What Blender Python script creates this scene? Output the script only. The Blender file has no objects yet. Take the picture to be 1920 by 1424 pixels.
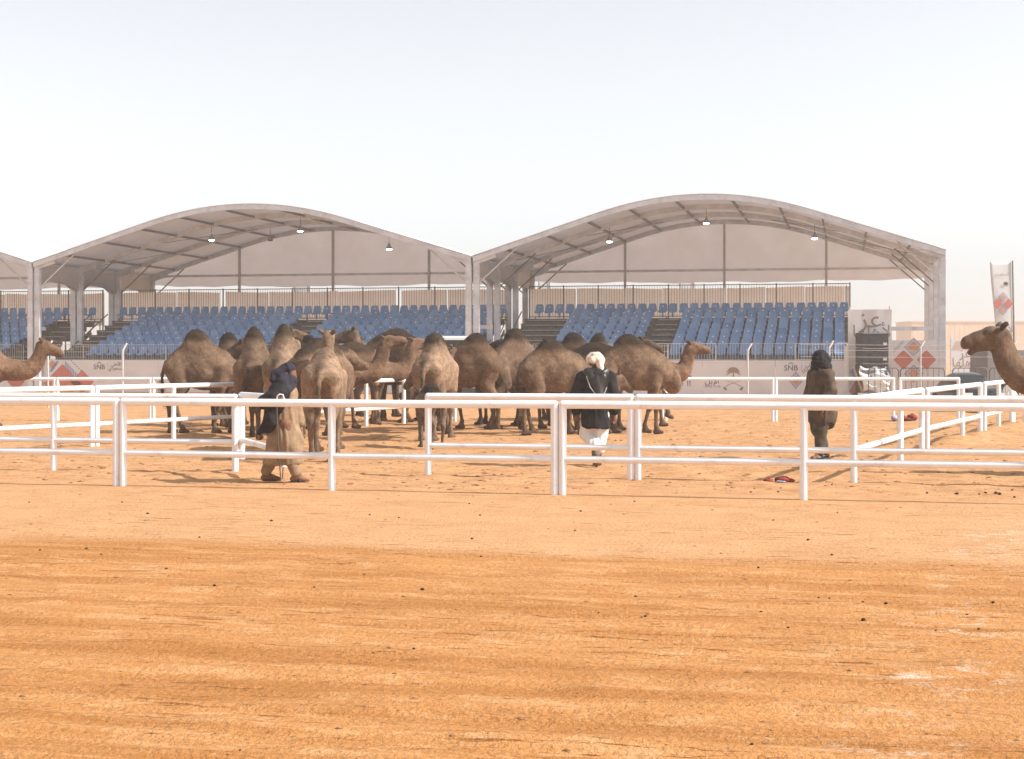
import bpy, bmesh, math, random
import numpy as np
from mathutils import Vector, Matrix

random.seed(7)
rng = np.random.default_rng(11)
S = bpy.context.scene
COL = S.collection
PI = math.pi
F = 2950.0            # focal length in photograph pixels, used once to place things on the ground
CAM_H = 1.70

# ------------------------------------------------------------------ camera, sky, sun, exposure
cam = bpy.data.cameras.new('camera')
cam.sensor_width = 36.0
cam.lens = 36.0 * F / 1920.0
cam.shift_y = -43.0 / 1920.0
cam.clip_start = 0.1
cam.clip_end = 3000
co = bpy.data.objects.new('camera', cam)
COL.objects.link(co)
co.location = (0, 0, CAM_H)
co.rotation_euler = (PI / 2, 0, 0)
S.camera = co

SUN_EL = math.radians(40)
SUN_B = math.radians(14)          # sun stands to the right, a little towards the camera
sun_dir = Vector((math.cos(SUN_EL) * math.cos(SUN_B), -math.cos(SUN_EL) * math.sin(SUN_B), math.sin(SUN_EL)))
world = bpy.data.worlds.new('World')
S.world = world
world.use_nodes = True
wn = world.node_tree
for n in list(wn.nodes):
    wn.nodes.remove(n)
sky = wn.nodes.new('ShaderNodeTexSky')
sky.sky_type = 'NISHITA'
sky.sun_disc = False
sky.sun_elevation = SUN_EL
sky.sun_rotation = math.radians(99)
sky.altitude = 600
sky.air_density = 1.0
sky.dust_density = 2.0
sky.ozone_density = 3.0
hsv = wn.nodes.new('ShaderNodeHueSaturation')   # dusty desert sky: most of the blue is washed out everywhere
hsv.inputs['Saturation'].default_value = 0.18
hsv.inputs['Value'].default_value = 0.73
bg = wn.nodes.new('ShaderNodeBackground')
bg.inputs['Strength'].default_value = 0.15
wo = wn.nodes.new('ShaderNodeOutputWorld')
wn.links.new(sky.outputs[0], hsv.inputs['Color'])
wn.links.new(hsv.outputs[0], bg.inputs['Color'])
wn.links.new(bg.outputs[0], wo.inputs['Surface'])

sl = bpy.data.lights.new('sun', 'SUN')
sl.energy = 3.6
sl.angle = math.radians(0.6)
sl.color = (1.0, 0.94, 0.86)
so = bpy.data.objects.new('sun', sl)
COL.objects.link(so)
so.rotation_euler = sun_dir.to_track_quat('Z', 'Y').to_euler()
so.location = (40, -10, 40)

S.view_settings.view_transform = 'Standard'
S.view_settings.look = 'None'
S.view_settings.exposure = 0.94
S.view_settings.gamma = 1.0
S.view_settings.use_curve_mapping = False
S.render.engine = 'CYCLES'
S.cycles.use_denoising = True
S.cycles.max_bounces = 6
S.cycles.diffuse_bounces = 3
S.cycles.glossy_bounces = 2
S.cycles.transmission_bounces = 3
S.cycles.volume_bounces = 3
S.cycles.transparent_max_bounces = 6
S.cycles.sample_clamp_indirect = 8.0

HAZE_DENSITY = 0.0012

# ------------------------------------------------------------------ small helpers
def ground_d(yfoot):
    return F * CAM_H / (yfoot - 669.0)

def wx(px, d):
    return (px - 960.0) / F * d

def wz(py, d):
    return CAM_H - (py - 669.0) / F * d

def tag(o, label=None, cat=None, group=None, kind=None):
    if label: o['label'] = label
    if cat: o['category'] = cat
    if group: o['group'] = group
    if kind: o['kind'] = kind
    return o

def empty(name, loc=(0, 0, 0), rz=0.0, label=None, cat=None, group=None):
    o = bpy.data.objects.new(name, None)
    o.empty_display_size = 0.2
    COL.objects.link(o)
    o.location = loc
    o.rotation_euler = (0, 0, rz)
    return tag(o, label, cat, group)

def link_mesh(name, me, mat=None, parent=None, loc=(0, 0, 0)):
    if mat is not None and not me.materials:
        me.materials.append(mat)
    o = bpy.data.objects.new(name, me)
    COL.objects.link(o)
    if parent is not None:
        o.parent = parent
    o.location = loc
    return o

class MB:
    """collects shapes, then links them as one mesh object"""
    def __init__(self):
        self.v = []; self.f = []; self.sm = []
    def add(self, vs, fs, smooth=False):
        b = len(self.v)
        self.v.extend([tuple(p) for p in vs])
        for f in fs:
            self.f.append(tuple(i + b for i in f)); self.sm.append(smooth)
    def box(self, lo, hi, M=None):
        x0, y0, z0 = lo; x1, y1, z1 = hi
        vs = [(x0,y0,z0),(x1,y0,z0),(x1,y1,z0),(x0,y1,z0),(x0,y0,z1),(x1,y0,z1),(x1,y1,z1),(x0,y1,z1)]
        if M is not None:
            vs = [M @ Vector(p) for p in vs]
        self.add(vs, [(0,3,2,1),(4,5,6,7),(0,1,5,4),(1,2,6,5),(2,3,7,6),(3,0,4,7)])
    def bar(self, a, b, w, h, up=(0, 0, 1)):
        """rectangular bar from a to b, w across, h along up"""
        a = Vector(a); b = Vector(b)
        d = (b - a).normalized()
        s = d.cross(Vector(up))
        if s.length < 1e-4: s = d.cross(Vector((1, 0, 0)))
        s.normalize(); u = s.cross(d).normalized()
        vs = []
        for p in (a, b):
            for i, j in ((-1,-1),(1,-1),(1,1),(-1,1)):
                vs.append(p + s * (i * w / 2) + u * (j * h / 2))
        self.add(vs, [(0,1,2,3),(7,6,5,4),(0,4,5,1),(1,5,6,2),(2,6,7,3),(3,7,4,0)])
    def tube(self, pts, r, n=8, cap=True, smooth=True):
        pts = [Vector(p) for p in pts]
        rs = r if isinstance(r, (list, tuple)) else [r] * len(pts)
        rings = []
        prev = None
        for i, p in enumerate(pts):
            if i == 0: d = pts[1] - p
            elif i == len(pts) - 1: d = p - pts[i - 1]
            else: d = (pts[i + 1] - p).normalized() + (p - pts[i - 1]).normalized()
            d.normalize()
            if prev is None:
                ref = Vector((0, 0, 1)) if abs(d.z) < 0.9 else Vector((1, 0, 0))
                s = d.cross(ref).normalized()
            else:
                s = (prev - d * prev.dot(d)).normalized()
            prev = s
            u = d.cross(s)
            rings.append([p + (s * math.cos(2*PI*k/n) + u * math.sin(2*PI*k/n)) * rs[i] for k in range(n)])
        vs = [q for ring in rings for q in ring]
        fs = []
        for i in range(len(pts) - 1):
            for k in range(n):
                k2 = (k + 1) % n
                fs.append((i*n + k, i*n + k2, (i+1)*n + k2, (i+1)*n + k))
        self.add(vs, fs, smooth)
        if cap:
            self.add(rings[0], [tuple(reversed(range(n)))])
            self.add(rings[-1], [tuple(range(n))])
    def ball(self, c, r, n=8, m=6, sc=(1, 1, 1)):
        vs = []
        for i in range(m + 1):
            t = PI * i / m
            for k in range(n):
                a = 2 * PI * k / n
                vs.append((c[0] + r*sc[0]*math.sin(t)*math.cos(a), c[1] + r*sc[1]*math.sin(t)*math.sin(a), c[2] + r*sc[2]*math.cos(t)))
        fs = []
        for i in range(m):
            for k in range(n):
                k2 = (k + 1) % n
                fs.append((i*n + k, (i+1)*n + k, (i+1)*n + k2, i*n + k2))
        self.add(vs, fs, True)
    def poly(self, pts, depth=(0, 0, 0)):
        """flat polygon, or a thin prism when depth is given"""
        n = len(pts)
        dv = Vector(depth)
        if dv.length < 1e-9:
            self.add(pts, [tuple(range(n))]); return
        vs = [Vector(p) for p in pts] + [Vector(p) + dv for p in pts]
        fs = [tuple(range(n)), tuple(reversed(range(n, 2 * n)))]
        for i in range(n):
            j = (i + 1) % n
            fs.append((i, i + n, j + n, j))
        self.add(vs, fs)
    def mesh(self, name):
        me = bpy.data.meshes.new(name)
        me.from_pydata(self.v, [], self.f)
        me.polygons.foreach_set('use_smooth', self.sm)
        me.update()
        return me
    def build(self, name, mat, parent=None, loc=(0, 0, 0), fix=True):
        me = self.mesh(name)
        if fix:
            bm = bmesh.new(); bm.from_mesh(me)
            bmesh.ops.recalc_face_normals(bm, faces=bm.faces)
            bm.to_mesh(me); bm.free()
        return link_mesh(name, me, mat, parent, loc)

# numpy value noise
def _hash(ix, iy, seed):
    x = (ix.astype(np.int64) & 0xffff).astype(np.uint32); y = (iy.astype(np.int64) & 0xffff).astype(np.uint32)
    h = x * np.uint32(374761393) + y * np.uint32(668265263) + np.uint32(seed * 974634777 & 0xffffffff)
    h = (h ^ (h >> np.uint32(13))) * np.uint32(1274126177)
    h = h ^ (h >> np.uint32(16))
    return (h & np.uint32(0xffff)).astype(np.float64) / 65535.0

def vnoise(x, y, seed=0):
    ix = np.floor(x); iy = np.floor(y)
    fx = x - ix; fy = y - iy
    fx = fx * fx * (3 - 2 * fx); fy = fy * fy * (3 - 2 * fy)
    a = _hash(ix, iy, seed); b = _hash(ix + 1, iy, seed)
    c = _hash(ix, iy + 1, seed); d = _hash(ix + 1, iy + 1, seed)
    return (a * (1 - fx) + b * fx) * (1 - fy) + (c * (1 - fx) + d * fx) * fy

def fbm(x, y, seed=0, octv=3):
    s = 0; a = 0.5
    for i in range(octv):
        s = s + a * vnoise(x, y, seed + i * 17)
        x = x * 2.03; y = y * 2.03; a *= 0.5
    return s

def sstep(a, b, x):
    t = np.clip((x - a) / (b - a), 0, 1)
    return t * t * (3 - 2 * t)

# ------------------------------------------------------------------ materials
def new_mat(name):
    m = bpy.data.materials.new(name)
    m.use_nodes = True
    nt = m.node_tree
    return m, nt, nt.nodes['Principled BSDF']

def nd(nt, typ, **kw):
    n = nt.nodes.new(typ)
    for k, v in kw.items():
        if k.startswith('i_'):
            key = k[2:]
            n.inputs[int(key) if key.isdigit() else key.replace('_', ' ')].default_value = v
        else:
            setattr(n, k, v)
    return n

def mixc(nt, fac, a, b, blend='MIX'):
    n = nt.nodes.new('ShaderNodeMix')
    n.data_type = 'RGBA'; n.blend_type = blend
    for sock, val in ((n.inputs[0], fac), (n.inputs[6], a), (n.inputs[7], b)):
        if isinstance(val, bpy.types.NodeSocket): nt.links.new(val, sock)
        elif isinstance(val, (int, float)): sock.default_value = val
        else: sock.default_value = (*val[:3], 1)
    return n.outputs[2]

def ramp(nt, fac, lo, hi, a=0.0, b=1.0):
    n = nd(nt, 'ShaderNodeMapRange', interpolation_type='SMOOTHSTEP')
    n.inputs[1].default_value = lo; n.inputs[2].default_value = hi
    n.inputs[3].default_value = a; n.inputs[4].default_value = b
    nt.links.new(fac, n.inputs[0])
    return n.outputs[0]

def noise(nt, vec, scale, detail=3, rough=0.55, dist=0.0):
    n = nd(nt, 'ShaderNodeTexNoise')
    n.inputs['Scale'].default_value = scale
    n.inputs['Detail'].default_value = detail
    n.inputs['Roughness'].default_value = rough
    n.inputs['Distortion'].default_value = dist
    if vec is not None: nt.links.new(vec, n.inputs['Vector'])
    return n.outputs[0]

def bump(nt, bsdf, h, strength, dist=0.02):
    b = nd(nt, 'ShaderNodeBump')
    b.inputs['Strength'].default_value = strength
    b.inputs['Distance'].default_value = dist
    nt.links.new(h, b.inputs['Height'])
    nt.links.new(b.outputs[0], bsdf.inputs['Normal'])

def simple(name, color, rough=0.6, metal=0.0, var=0.15, scale=6.0, bstr=0.0, bscale=40.0, spec=0.5, dirt=None, dirt_amt=0.0):
    """painted / plain material with uneven colour, optional dirt and fine relief"""
    m, nt, b = new_mat(name)
    tc = nd(nt, 'ShaderNodeTexCoord')
    obj = tc.outputs['Object']
    f = noise(nt, obj, scale, 4)
    dark = tuple(c * (1 - var) for c in color)
    lite = tuple(min(1, c * (1 + var)) for c in color)
    c = mixc(nt, ramp(nt, f, 0.3, 0.7), dark, lite)
    if dirt is not None:
        g = noise(nt, obj, scale * 0.6, 6, 0.7)
        c = mixc(nt, ramp(nt, g, 0.5, 0.78, 0, dirt_amt), c, dirt)
    nt.links.new(c, b.inputs['Base Color'])
    b.inputs['Roughness'].default_value = rough
    b.inputs['Metallic'].default_value = metal
    b.inputs['Specular IOR Level'].default_value = spec
    if bstr > 0:
        bump(nt, b, noise(nt, obj, bscale, 3), bstr)
    return m

M = {}
M['pipe'] = simple('white_pipe_paint', (0.84, 0.84, 0.86), 0.38, var=0.04, scale=3, dirt=(0.42, 0.29, 0.20), dirt_amt=0.75, bstr=0.12, bscale=22)
M['alu'] = simple('aluminium_frame', (0.58, 0.61, 0.66), 0.5, 0.25, var=0.12, scale=2.5, dirt=(0.30, 0.25, 0.21), dirt_amt=0.5)
M['post_grey'] = simple('grey_post', (0.46, 0.45, 0.45), 0.6, var=0.1)
M['alu_dark'] = simple('dull_steel', (0.20, 0.19, 0.19), 0.55, 0.4, var=0.2, scale=4)
M['print_white'] = simple('banner_vinyl', (0.66, 0.65, 0.67), 0.6, var=0.03, scale=1.2, dirt=(0.5, 0.42, 0.36), dirt_amt=0.4)
M['print_red'] = simple('print_coral', (0.52, 0.16, 0.12), 0.6, var=0.05)
M['print_orange'] = simple('print_tan', (0.55, 0.27, 0.15), 0.6, var=0.05)
M['print_blue'] = simple('print_blue', (0.22, 0.29, 0.52), 0.6, var=0.05)
M['print_lilac'] = simple('print_lilac', (0.36, 0.36, 0.50), 0.6, var=0.05)
M['print_dark'] = simple('print_dark', (0.06, 0.06, 0.07), 0.6, var=0.05)
M['print_brown'] = simple('print_brown', (0.30, 0.20, 0.13), 0.6, var=0.05)
M['print_purple'] = simple('print_purple', (0.20, 0.12, 0.25), 0.6, var=0.05)
M['deck'] = simple('weathered_deck', (0.13, 0.115, 0.10), 0.75, var=0.35, scale=5, dirt=(0.30, 0.24, 0.18), dirt_amt=0.6)
M['tread'] = simple('dusty_tread_edge', (0.45, 0.42, 0.38), 0.7, var=0.15)
M['scaf'] = simple('scaffold_steel', (0.17, 0.165, 0.16), 0.6, 0.3, var=0.2)
M['rail_grey'] = simple('galvanised_rail', (0.52, 0.51, 0.50), 0.5, 0.2, var=0.1)
M['rail_white'] = simple('white_rail', (0.78, 0.77, 0.76), 0.45, var=0.06)
M['rail_dark'] = simple('dark_rail', (0.09, 0.085, 0.085), 0.5, 0.3, var=0.2)
M['black_box'] = simple('black_cabinet', (0.030, 0.030, 0.032), 0.6, var=0.2, dirt=(0.22, 0.17, 0.13), dirt_amt=0.5, scale=3)
M['speaker_grille'] = simple('speaker_grille', (0.055, 0.055, 0.058), 0.7, var=0.35, scale=9)
M['tarp'] = simple('clear_white_sheeting', (0.72, 0.76, 0.78), 0.22, var=0.12, scale=4, bstr=0.5, bscale=7)
M['wood'] = simple('raw_timber', (0.36, 0.22, 0.12), 0.7, var=0.2)
M['tan_panel'] = simple('tan_cladding', (0.60, 0.47, 0.35), 0.7, var=0.06, scale=0.4)
M['car_black'] = simple('black_car_paint', (0.015, 0.017, 0.02), 0.18, var=0.1, dirt=(0.30, 0.24, 0.18), dirt_amt=0.35, scale=2)
M['van_white'] = simple('white_van_paint', (0.70, 0.71, 0.72), 0.35, var=0.03, dirt=(0.45, 0.35, 0.26), dirt_amt=0.3, scale=2)
M['glass_dark'] = simple('dark_window_glass', (0.02, 0.024, 0.028), 0.08, var=0.1)
M['truck_grey'] = simple('grey_panel', (0.20, 0.20, 0.21), 0.6, var=0.1, scale=1)
M['rubber'] = simple('tyre_rubber', (0.02, 0.02, 0.02), 0.85, var=0.2)
M['red_cloth'] = simple('red_cloth', (0.22, 0.028, 0.018), 0.85, var=0.35, scale=12, bstr=0.5)
M['white_bag'] = simple('white_bag', (0.75, 0.74, 0.72), 0.7, var=0.08, scale=10, bstr=0.5)
M['dung'] = simple('dry_dung', (0.035, 0.022, 0.013), 0.9, var=0.4, scale=30)
M['stone'] = simple('sand_crumb', (0.30, 0.15, 0.065), 0.9, var=0.4, scale=20)
M['lampshell'] = simple('lamp_housing', (0.30, 0.30, 0.30), 0.4, 0.5, var=0.1)

def fabric_mat(name, color, trans=0.35, scale=1.5):
    m, nt, b = new_mat(name)
    tc = nd(nt, 'ShaderNodeTexCoord')
    f = noise(nt, tc.outputs['Object'], scale, 5, 0.6)
    c = mixc(nt, ramp(nt, f, 0.25, 0.75), tuple(x * 0.93 for x in color), color)
    nt.links.new(c, b.inputs['Base Color'])
    b.inputs['Roughness'].default_value = 0.6
    b.inputs['Specular IOR Level'].default_value = 0.3
    t = nd(nt, 'ShaderNodeBsdfTranslucent')
    nt.links.new(c, t.inputs['Color'])
    mx = nd(nt, 'ShaderNodeMixShader')
    mx.inputs[0].default_value = trans
    nt.links.new(b.outputs[0], mx.inputs[1]); nt.links.new(t.outputs[0], mx.inputs[2])
    nt.links.new(mx.outputs[0], nt.nodes['Material Output'].inputs['Surface'])
    bump(nt, b, noise(nt, tc.outputs['Object'], 2.0, 2), 0.10, 0.05)
    return m
M['roof'] = fabric_mat('roof_membrane', (0.80, 0.81, 0.84), 0.28)
M['gable'] = fabric_mat('gable_membrane', (0.76, 0.78, 0.82), 0.45)
M['backcloth'] = fabric_mat('sand_backcloth', (0.86, 0.88, 0.90), 0.8)
M['flag'] = fabric_mat('flag_cloth', (0.74, 0.77, 0.80), 0.25)

# plastic seats, each a slightly different sun-bleached blue
def seat_material():
    m, nt, b = new_mat('blue_seat_plastic')
    oi = nd(nt, 'ShaderNodeObjectInfo')
    tc = nd(nt, 'ShaderNodeTexCoord')
    c = mixc(nt, oi.outputs['Random'], (0.095, 0.230, 0.470), (0.180, 0.330, 0.560))
    d = noise(nt, tc.outputs['Object'], 7, 4, 0.7)
    c = mixc(nt, ramp(nt, d, 0.5, 0.85, 0, 0.5), c, (0.38, 0.36, 0.36))
    nt.links.new(c, b.inputs['Base Color'])
    b.inputs['Roughness'].default_value = 0.38
    return m
M['seat'] = seat_material()

def emit_mat(name, color, s):
    m, nt, b = new_mat(name)
    b.inputs['Base Color'].default_value = (*color, 1)
    b.inputs['Emission Color'].default_value = (*color, 1)
    b.inputs['Emission Strength'].default_value = s
    return m
M['lamp'] = emit_mat('lamp_glow', (0.93, 1.0, 0.95), 9.0)

def sand_material():
    m, nt, b = new_mat('desert_sand')
    geo = nd(nt, 'ShaderNodeNewGeometry')
    mp = nd(nt, 'ShaderNodeVectorRotate', rotation_type='Z_AXIS')
    mp.inputs['Angle'].default_value = math.radians(12.5)
    nt.links.new(geo.outputs['Position'], mp.inputs['Vector'])
    P = mp.outputs[0]                      # x along the fences, y away from them
    sep = nd(nt, 'ShaderNodeSeparateXYZ'); nt.links.new(P, sep.inputs[0])
    def stretch(sx, sy):
        n = nd(nt, 'ShaderNodeVectorMath', operation='MULTIPLY')
        nt.links.new(P, n.inputs[0]); n.inputs[1].default_value = (sx, sy, 1)
        return n.outputs[0]
    # raked track in front
    def mul(a_, b_):
        n = nd(nt, 'ShaderNodeMath', operation='MULTIPLY')
        for q, val in enumerate((a_, b_)):
            if isinstance(val, bpy.types.NodeSocket): nt.links.new(val, n.inputs[q])
            else: n.inputs[q].default_value = val
        return n.outputs[0]
    wob = noise(nt, stretch(0.22, 0.5), 1.0, 4, 0.6)
    edge = nd(nt, 'ShaderNodeMath', operation='MULTIPLY_ADD')
    nt.links.new(wob, edge.inputs[0]); edge.inputs[1].default_value = 1.8; nt.links.new(sep.outputs[1], edge.inputs[2])
    track = ramp(nt, edge.outputs[0], 13.9, 14.7, 1, 0)
    light = mixc(nt, ramp(nt, noise(nt, P, 1.4, 7, 0.68), 0.28, 0.72), (0.510, 0.278, 0.134), (0.600, 0.345, 0.176))
    s1 = noise(nt, stretch(0.20, 2.3), 1.0, 6, 0.66, 0.6)
    s2 = noise(nt, stretch(0.9, 15.0), 1.0, 5, 0.65, 0.4)
    s3 = noise(nt, stretch(2.2, 4.5), 1.0, 7, 0.72, 0.8)
    ora = mixc(nt, ramp(nt, s1, 0.34, 0.64), (0.365, 0.150, 0.039), (0.505, 0.238, 0.084))
    ora = mixc(nt, ramp(nt, s2, 0.30, 0.70, 0.0, 0.30), ora, (0.545, 0.282, 0.118))
    ora = mixc(nt, mul(ramp(nt, s3, 0.50, 0.60, 0, 0.6), ramp(nt, s1, 0.38, 0.56)), ora, (0.600, 0.350, 0.172))
    c = mixc(nt, track, light, ora)
    # short dark streaks: shadows of small sand ridges, painted into the colour
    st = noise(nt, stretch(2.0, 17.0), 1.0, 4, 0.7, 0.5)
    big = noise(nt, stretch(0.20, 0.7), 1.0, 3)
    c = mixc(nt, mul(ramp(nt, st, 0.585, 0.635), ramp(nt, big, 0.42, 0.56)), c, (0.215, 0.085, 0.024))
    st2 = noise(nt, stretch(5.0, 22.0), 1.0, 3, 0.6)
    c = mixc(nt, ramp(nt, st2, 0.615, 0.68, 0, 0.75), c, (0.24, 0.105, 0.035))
    # churned arena ground: mottled hoof marks
    arena = ramp(nt, sep.outputs[1], 18.6, 20.5)
    hm = noise(nt, stretch(1.6, 2.6), 1.0, 6, 0.72)
    c = mixc(nt, mul(ramp(nt, hm, 0.46, 0.64, 0, 0.7), arena), c, (0.385, 0.190, 0.085))
    hm2 = noise(nt, stretch(5.0, 7.0), 1.0, 4, 0.7)
    c = mixc(nt, mul(ramp(nt, hm2, 0.56, 0.66, 0, 0.7), arena), c, (0.30, 0.135, 0.052))
    # grains
    gr = noise(nt, P, 75, 3, 0.75)
    c = mixc(nt, ramp(nt, gr, 0.3, 0.7, 0, 0.32), c, mixc(nt, 0.5, c, (0.26, 0.115, 0.04)))
    gr2 = noise(nt, P, 32, 4, 0.75)
    c = mixc(nt, ramp(nt, gr2, 0.52, 0.72, 0, 0.5), c, (0.60, 0.36, 0.185))
    # broken traces of a lime line on the right
    rx = nd(nt, 'ShaderNodeSeparateXYZ'); nt.links.new(geo.outputs['Position'], rx.inputs[0])
    ln = nd(nt, 'ShaderNodeMath', operation='MULTIPLY_ADD')
    nt.links.new(rx.outputs[1], ln.inputs[0]); ln.inputs[1].default_value = -0.36; nt.links.new(rx.outputs[0], ln.inputs[2])
    ab = nd(nt, 'ShaderNodeMath', operation='ADD'); nt.links.new(ln.outputs[0], ab.inputs[0]); ab.inputs[1].default_value = 0.75
    ab2 = nd(nt, 'ShaderNodeMath', operation='ABSOLUTE'); nt.links.new(ab.outputs[0], ab2.inputs[0])
    near = ramp(nt, ab2.outputs[0], 0.0, 0.60, 1, 0)
    ch = noise(nt, stretch(3.0, 5.0), 1.0, 8, 0.8)
    chb = noise(nt, stretch(0.5, 0.9), 1.0, 3, 0.6)
    chm = mul(mul(near, ramp(nt, ch, 0.50, 0.64)), ramp(nt, chb, 0.46, 0.66, 0.12, 0.9))
    c = mixc(nt, mul(chm, ramp(nt, sep.outputs[1], 17.5, 18.5, 1, 0)), c, (0.70, 0.60, 0.50))
    nt.links.new(c, b.inputs['Base Color'])
    b.inputs['Roughness'].default_value = 0.95
    b.inputs['Specular IOR Level'].default_value = 0.1
    h1 = nd(nt, 'ShaderNodeMath', operation='ADD')
    nt.links.new(noise(nt, P, 22, 4, 0.7), h1.inputs[0]); nt.links.new(s2, h1.inputs[1])
    bump(nt, b, h1.outputs[0], 0.8, 0.035)
    return m
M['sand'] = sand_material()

def fur_material(name, hair=False):
    m, nt, b = new_mat(name)
    at = nd(nt, 'ShaderNodeAttribute', attribute_name='Col')
    tc = nd(nt, 'ShaderNodeTexCoord')
    f = noise(nt, tc.outputs['Object'], 4.0, 5, 0.65)
    f2 = noise(nt, tc.outputs['Object'], 24, 5, 0.75)
    c = mixc(nt, ramp(nt, f, 0.3, 0.7), (0.66, 0.64, 0.62), (1.28, 1.27, 1.26))
    c2 = mixc(nt, ramp(nt, f2, 0.3, 0.7), (0.72, 0.71, 0.70), (1.24, 1.23, 1.22))
    c = mixc(nt, 1.0, c, c2, 'MULTIPLY')
    c = mixc(nt, 1.0, at.outputs['Color'], c, 'MULTIPLY')
    nt.links.new(c, b.inputs['Base Color'])
    b.inputs['Roughness'].default_value = 0.9
    b.inputs['Specular IOR Level'].default_value = 0.15
    b.inputs['Sheen Weight'].default_value = 0.04
    b.inputs['Sheen Roughness'].default_value = 0.5
    b.inputs['Sheen Tint'].default_value = (0.9, 0.7, 0.5, 1)
    if not hair:
        bump(nt, b, f2, 0.7, 0.03)
    return m
M['fur'] = fur_material('camel_fur')
M['hair'] = fur_material('camel_hair', True)
M['eye'] = simple('dark_eye', (0.012, 0.008, 0.006), 0.1, var=0.1)
M['skin'] = simple('brown_skin', (0.20, 0.105, 0.065), 0.55, var=0.12, scale=20)
def cloth(name, color, var=0.2, rough=0.85, scale=9, bstr=0.35, bscale=30):
    return simple(name, color, rough, var=var, scale=scale, bstr=bstr, bscale=bscale, spec=0.2)
M['c_black'] = cloth('black_cloth', (0.016, 0.015, 0.018), 0.4)
M['c_navy'] = cloth('dark_navy_cloth', (0.024, 0.024, 0.036), 0.35)
M['c_tan'] = cloth('tan_robe_cloth', (0.26, 0.175, 0.11), 0.2)
M['c_white'] = cloth('white_cotton', (0.72, 0.70, 0.70), 0.08)
M['c_cream'] = cloth('cream_pink_headcloth', (0.70, 0.56, 0.46), 0.25, scale=16)
M['c_brown'] = cloth('brown_coat_cloth', (0.082, 0.056, 0.038), 0.3)
M['c_olive'] = cloth('dark_olive_cloth', (0.075, 0.062, 0.042), 0.3)
M['leather'] = simple('black_leather', (0.02, 0.018, 0.016), 0.4, var=0.3)
M['sole'] = simple('dusty_boot', (0.11, 0.07, 0.04), 0.7, var=0.3)

# ------------------------------------------------------------------ the ground
E1 = Vector((math.cos(math.radians(12.5)), -math.sin(math.radians(12.5)), 0))
E2 = Vector((math.sin(math.radians(12.5)), math.cos(math.radians(12.5)), 0))
MOUNDS = []   # (x, y, radius, height)
def ground_height(X, Y):
    U = X * E1.x + Y * E1.y
    V = X * E2.x + Y * E2.y
    tr = 1 - sstep(13.0, 13.8, V)
    ar = sstep(18.9, 20.8, V)
    far = 1 - sstep(46, 60, Y)
    h = 0.05 * (fbm(U * 0.12, V * 0.25, 3, 2) - 0.4)
    h = h + tr * (0.034 * (fbm(U * 0.35, V * 3.2, 5, 3) - 0.44) + 0.024 * (vnoise(U * 1.1, V * 11, 9) - 0.5) + 0.02 * (vnoise(U * 3.1, V * 7, 19) - 0.5))
    h = h + (1 - tr) * (1 - ar) * (0.016 * (fbm(U * 1.5, V * 2.5, 21, 3) - 0.44))
    hoof = fbm(U * 2.2, V * 2.6, 31, 3) - 0.44
    h = h + ar * (0.085 * hoof + 0.05 * (fbm(U * 0.7, V * 1.0, 41, 2) - 0.38))
    for mx, my, mr, mh in MOUNDS:
        r2 = ((X - mx) ** 2 + (Y - my) ** 2) / (mr * mr)
        h = h + mh * np.exp(-r2) * (0.75 + 0.5 * vnoise(X * 4, Y * 4, 77))
    return h * far
def gz(x, y):
    return float(ground_height(np.array([float(x)]), np.array([float(y)]))[0])

def build_ground():
    def grow(a, step, end, k):
        out = []
        s = step
        while a < end:
            s *= k; a += s; out.append(a)
        return out
    xs = np.arange(-14, 14.001, 0.07)
    gx = grow(14.0, 0.07, 420, 1.16)
    xs = np.concatenate([-np.array(gx)[::-1], xs, np.array(gx)])
    ys = np.concatenate([-np.array(grow(-4.5, 0.3, 20, 1.3))[::-1], np.arange(4.5, 20, 0.045), np.arange(20, 46, 0.10), 46 + np.array(grow(0.0, 0.1, 480, 1.13))])
    X, Y = np.meshgrid(xs, ys)
    Z = ground_height(X.ravel(), Y.ravel()).astype(np.float32)
    n, mth = len(xs), len(ys)
    v = np.stack([X.ravel(), Y.ravel(), Z], 1).astype(np.float32)
    idx = np.arange(n * mth).reshape(mth, n)
    q = np.stack([idx[:-1, :-1], idx[:-1, 1:], idx[1:, 1:], idx[1:, :-1]], -1).reshape(-1, 4)
    me = np_mesh('ground', v, q, True)
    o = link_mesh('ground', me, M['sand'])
    tag(o, kind='structure')

def np_mesh(name, v, q, smooth=True):
    me = bpy.data.meshes.new(name)
    k = q.shape[1]
    me.vertices.add(len(v)); me.vertices.foreach_set('co', np.ascontiguousarray(v, np.float32).ravel())
    me.loops.add(len(q) * k); me.loops.foreach_set('vertex_index', np.ascontiguousarray(q, np.int32).ravel())
    me.polygons.add(len(q))
    me.polygons.foreach_set('loop_start', np.arange(0, len(q) * k, k, dtype=np.int32))
    me.polygons.foreach_set('use_smooth', np.full(len(q), smooth, bool))
    me.update(calc_edges=True)
    return me

# ------------------------------------------------------------------ tents
A = math.atan(630.0 / F)
T1 = Vector((math.cos(A), -math.sin(A), 0)); T2 = Vector((math.sin(A), math.cos(A), 0))
TO = Vector((0, 70.0, 0))
TROT = -A
def tp(u, v, z=0.0):
    return TO + T1 * u + T2 * v + Vector((0, 0, z))
BAY = 4.17
FRAMES = [0.0, BAY, 2 * BAY, 3 * BAY]
EAVE, RISE = 6.17, 2.55
def prof(s):
    s = abs(s)
    s0 = 0.45; mm = 1.0 / (1 - s0 / 2)
    if s < s0: return 1 - mm * s * s / (2 * s0)
    return mm * (1 - s)

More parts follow.
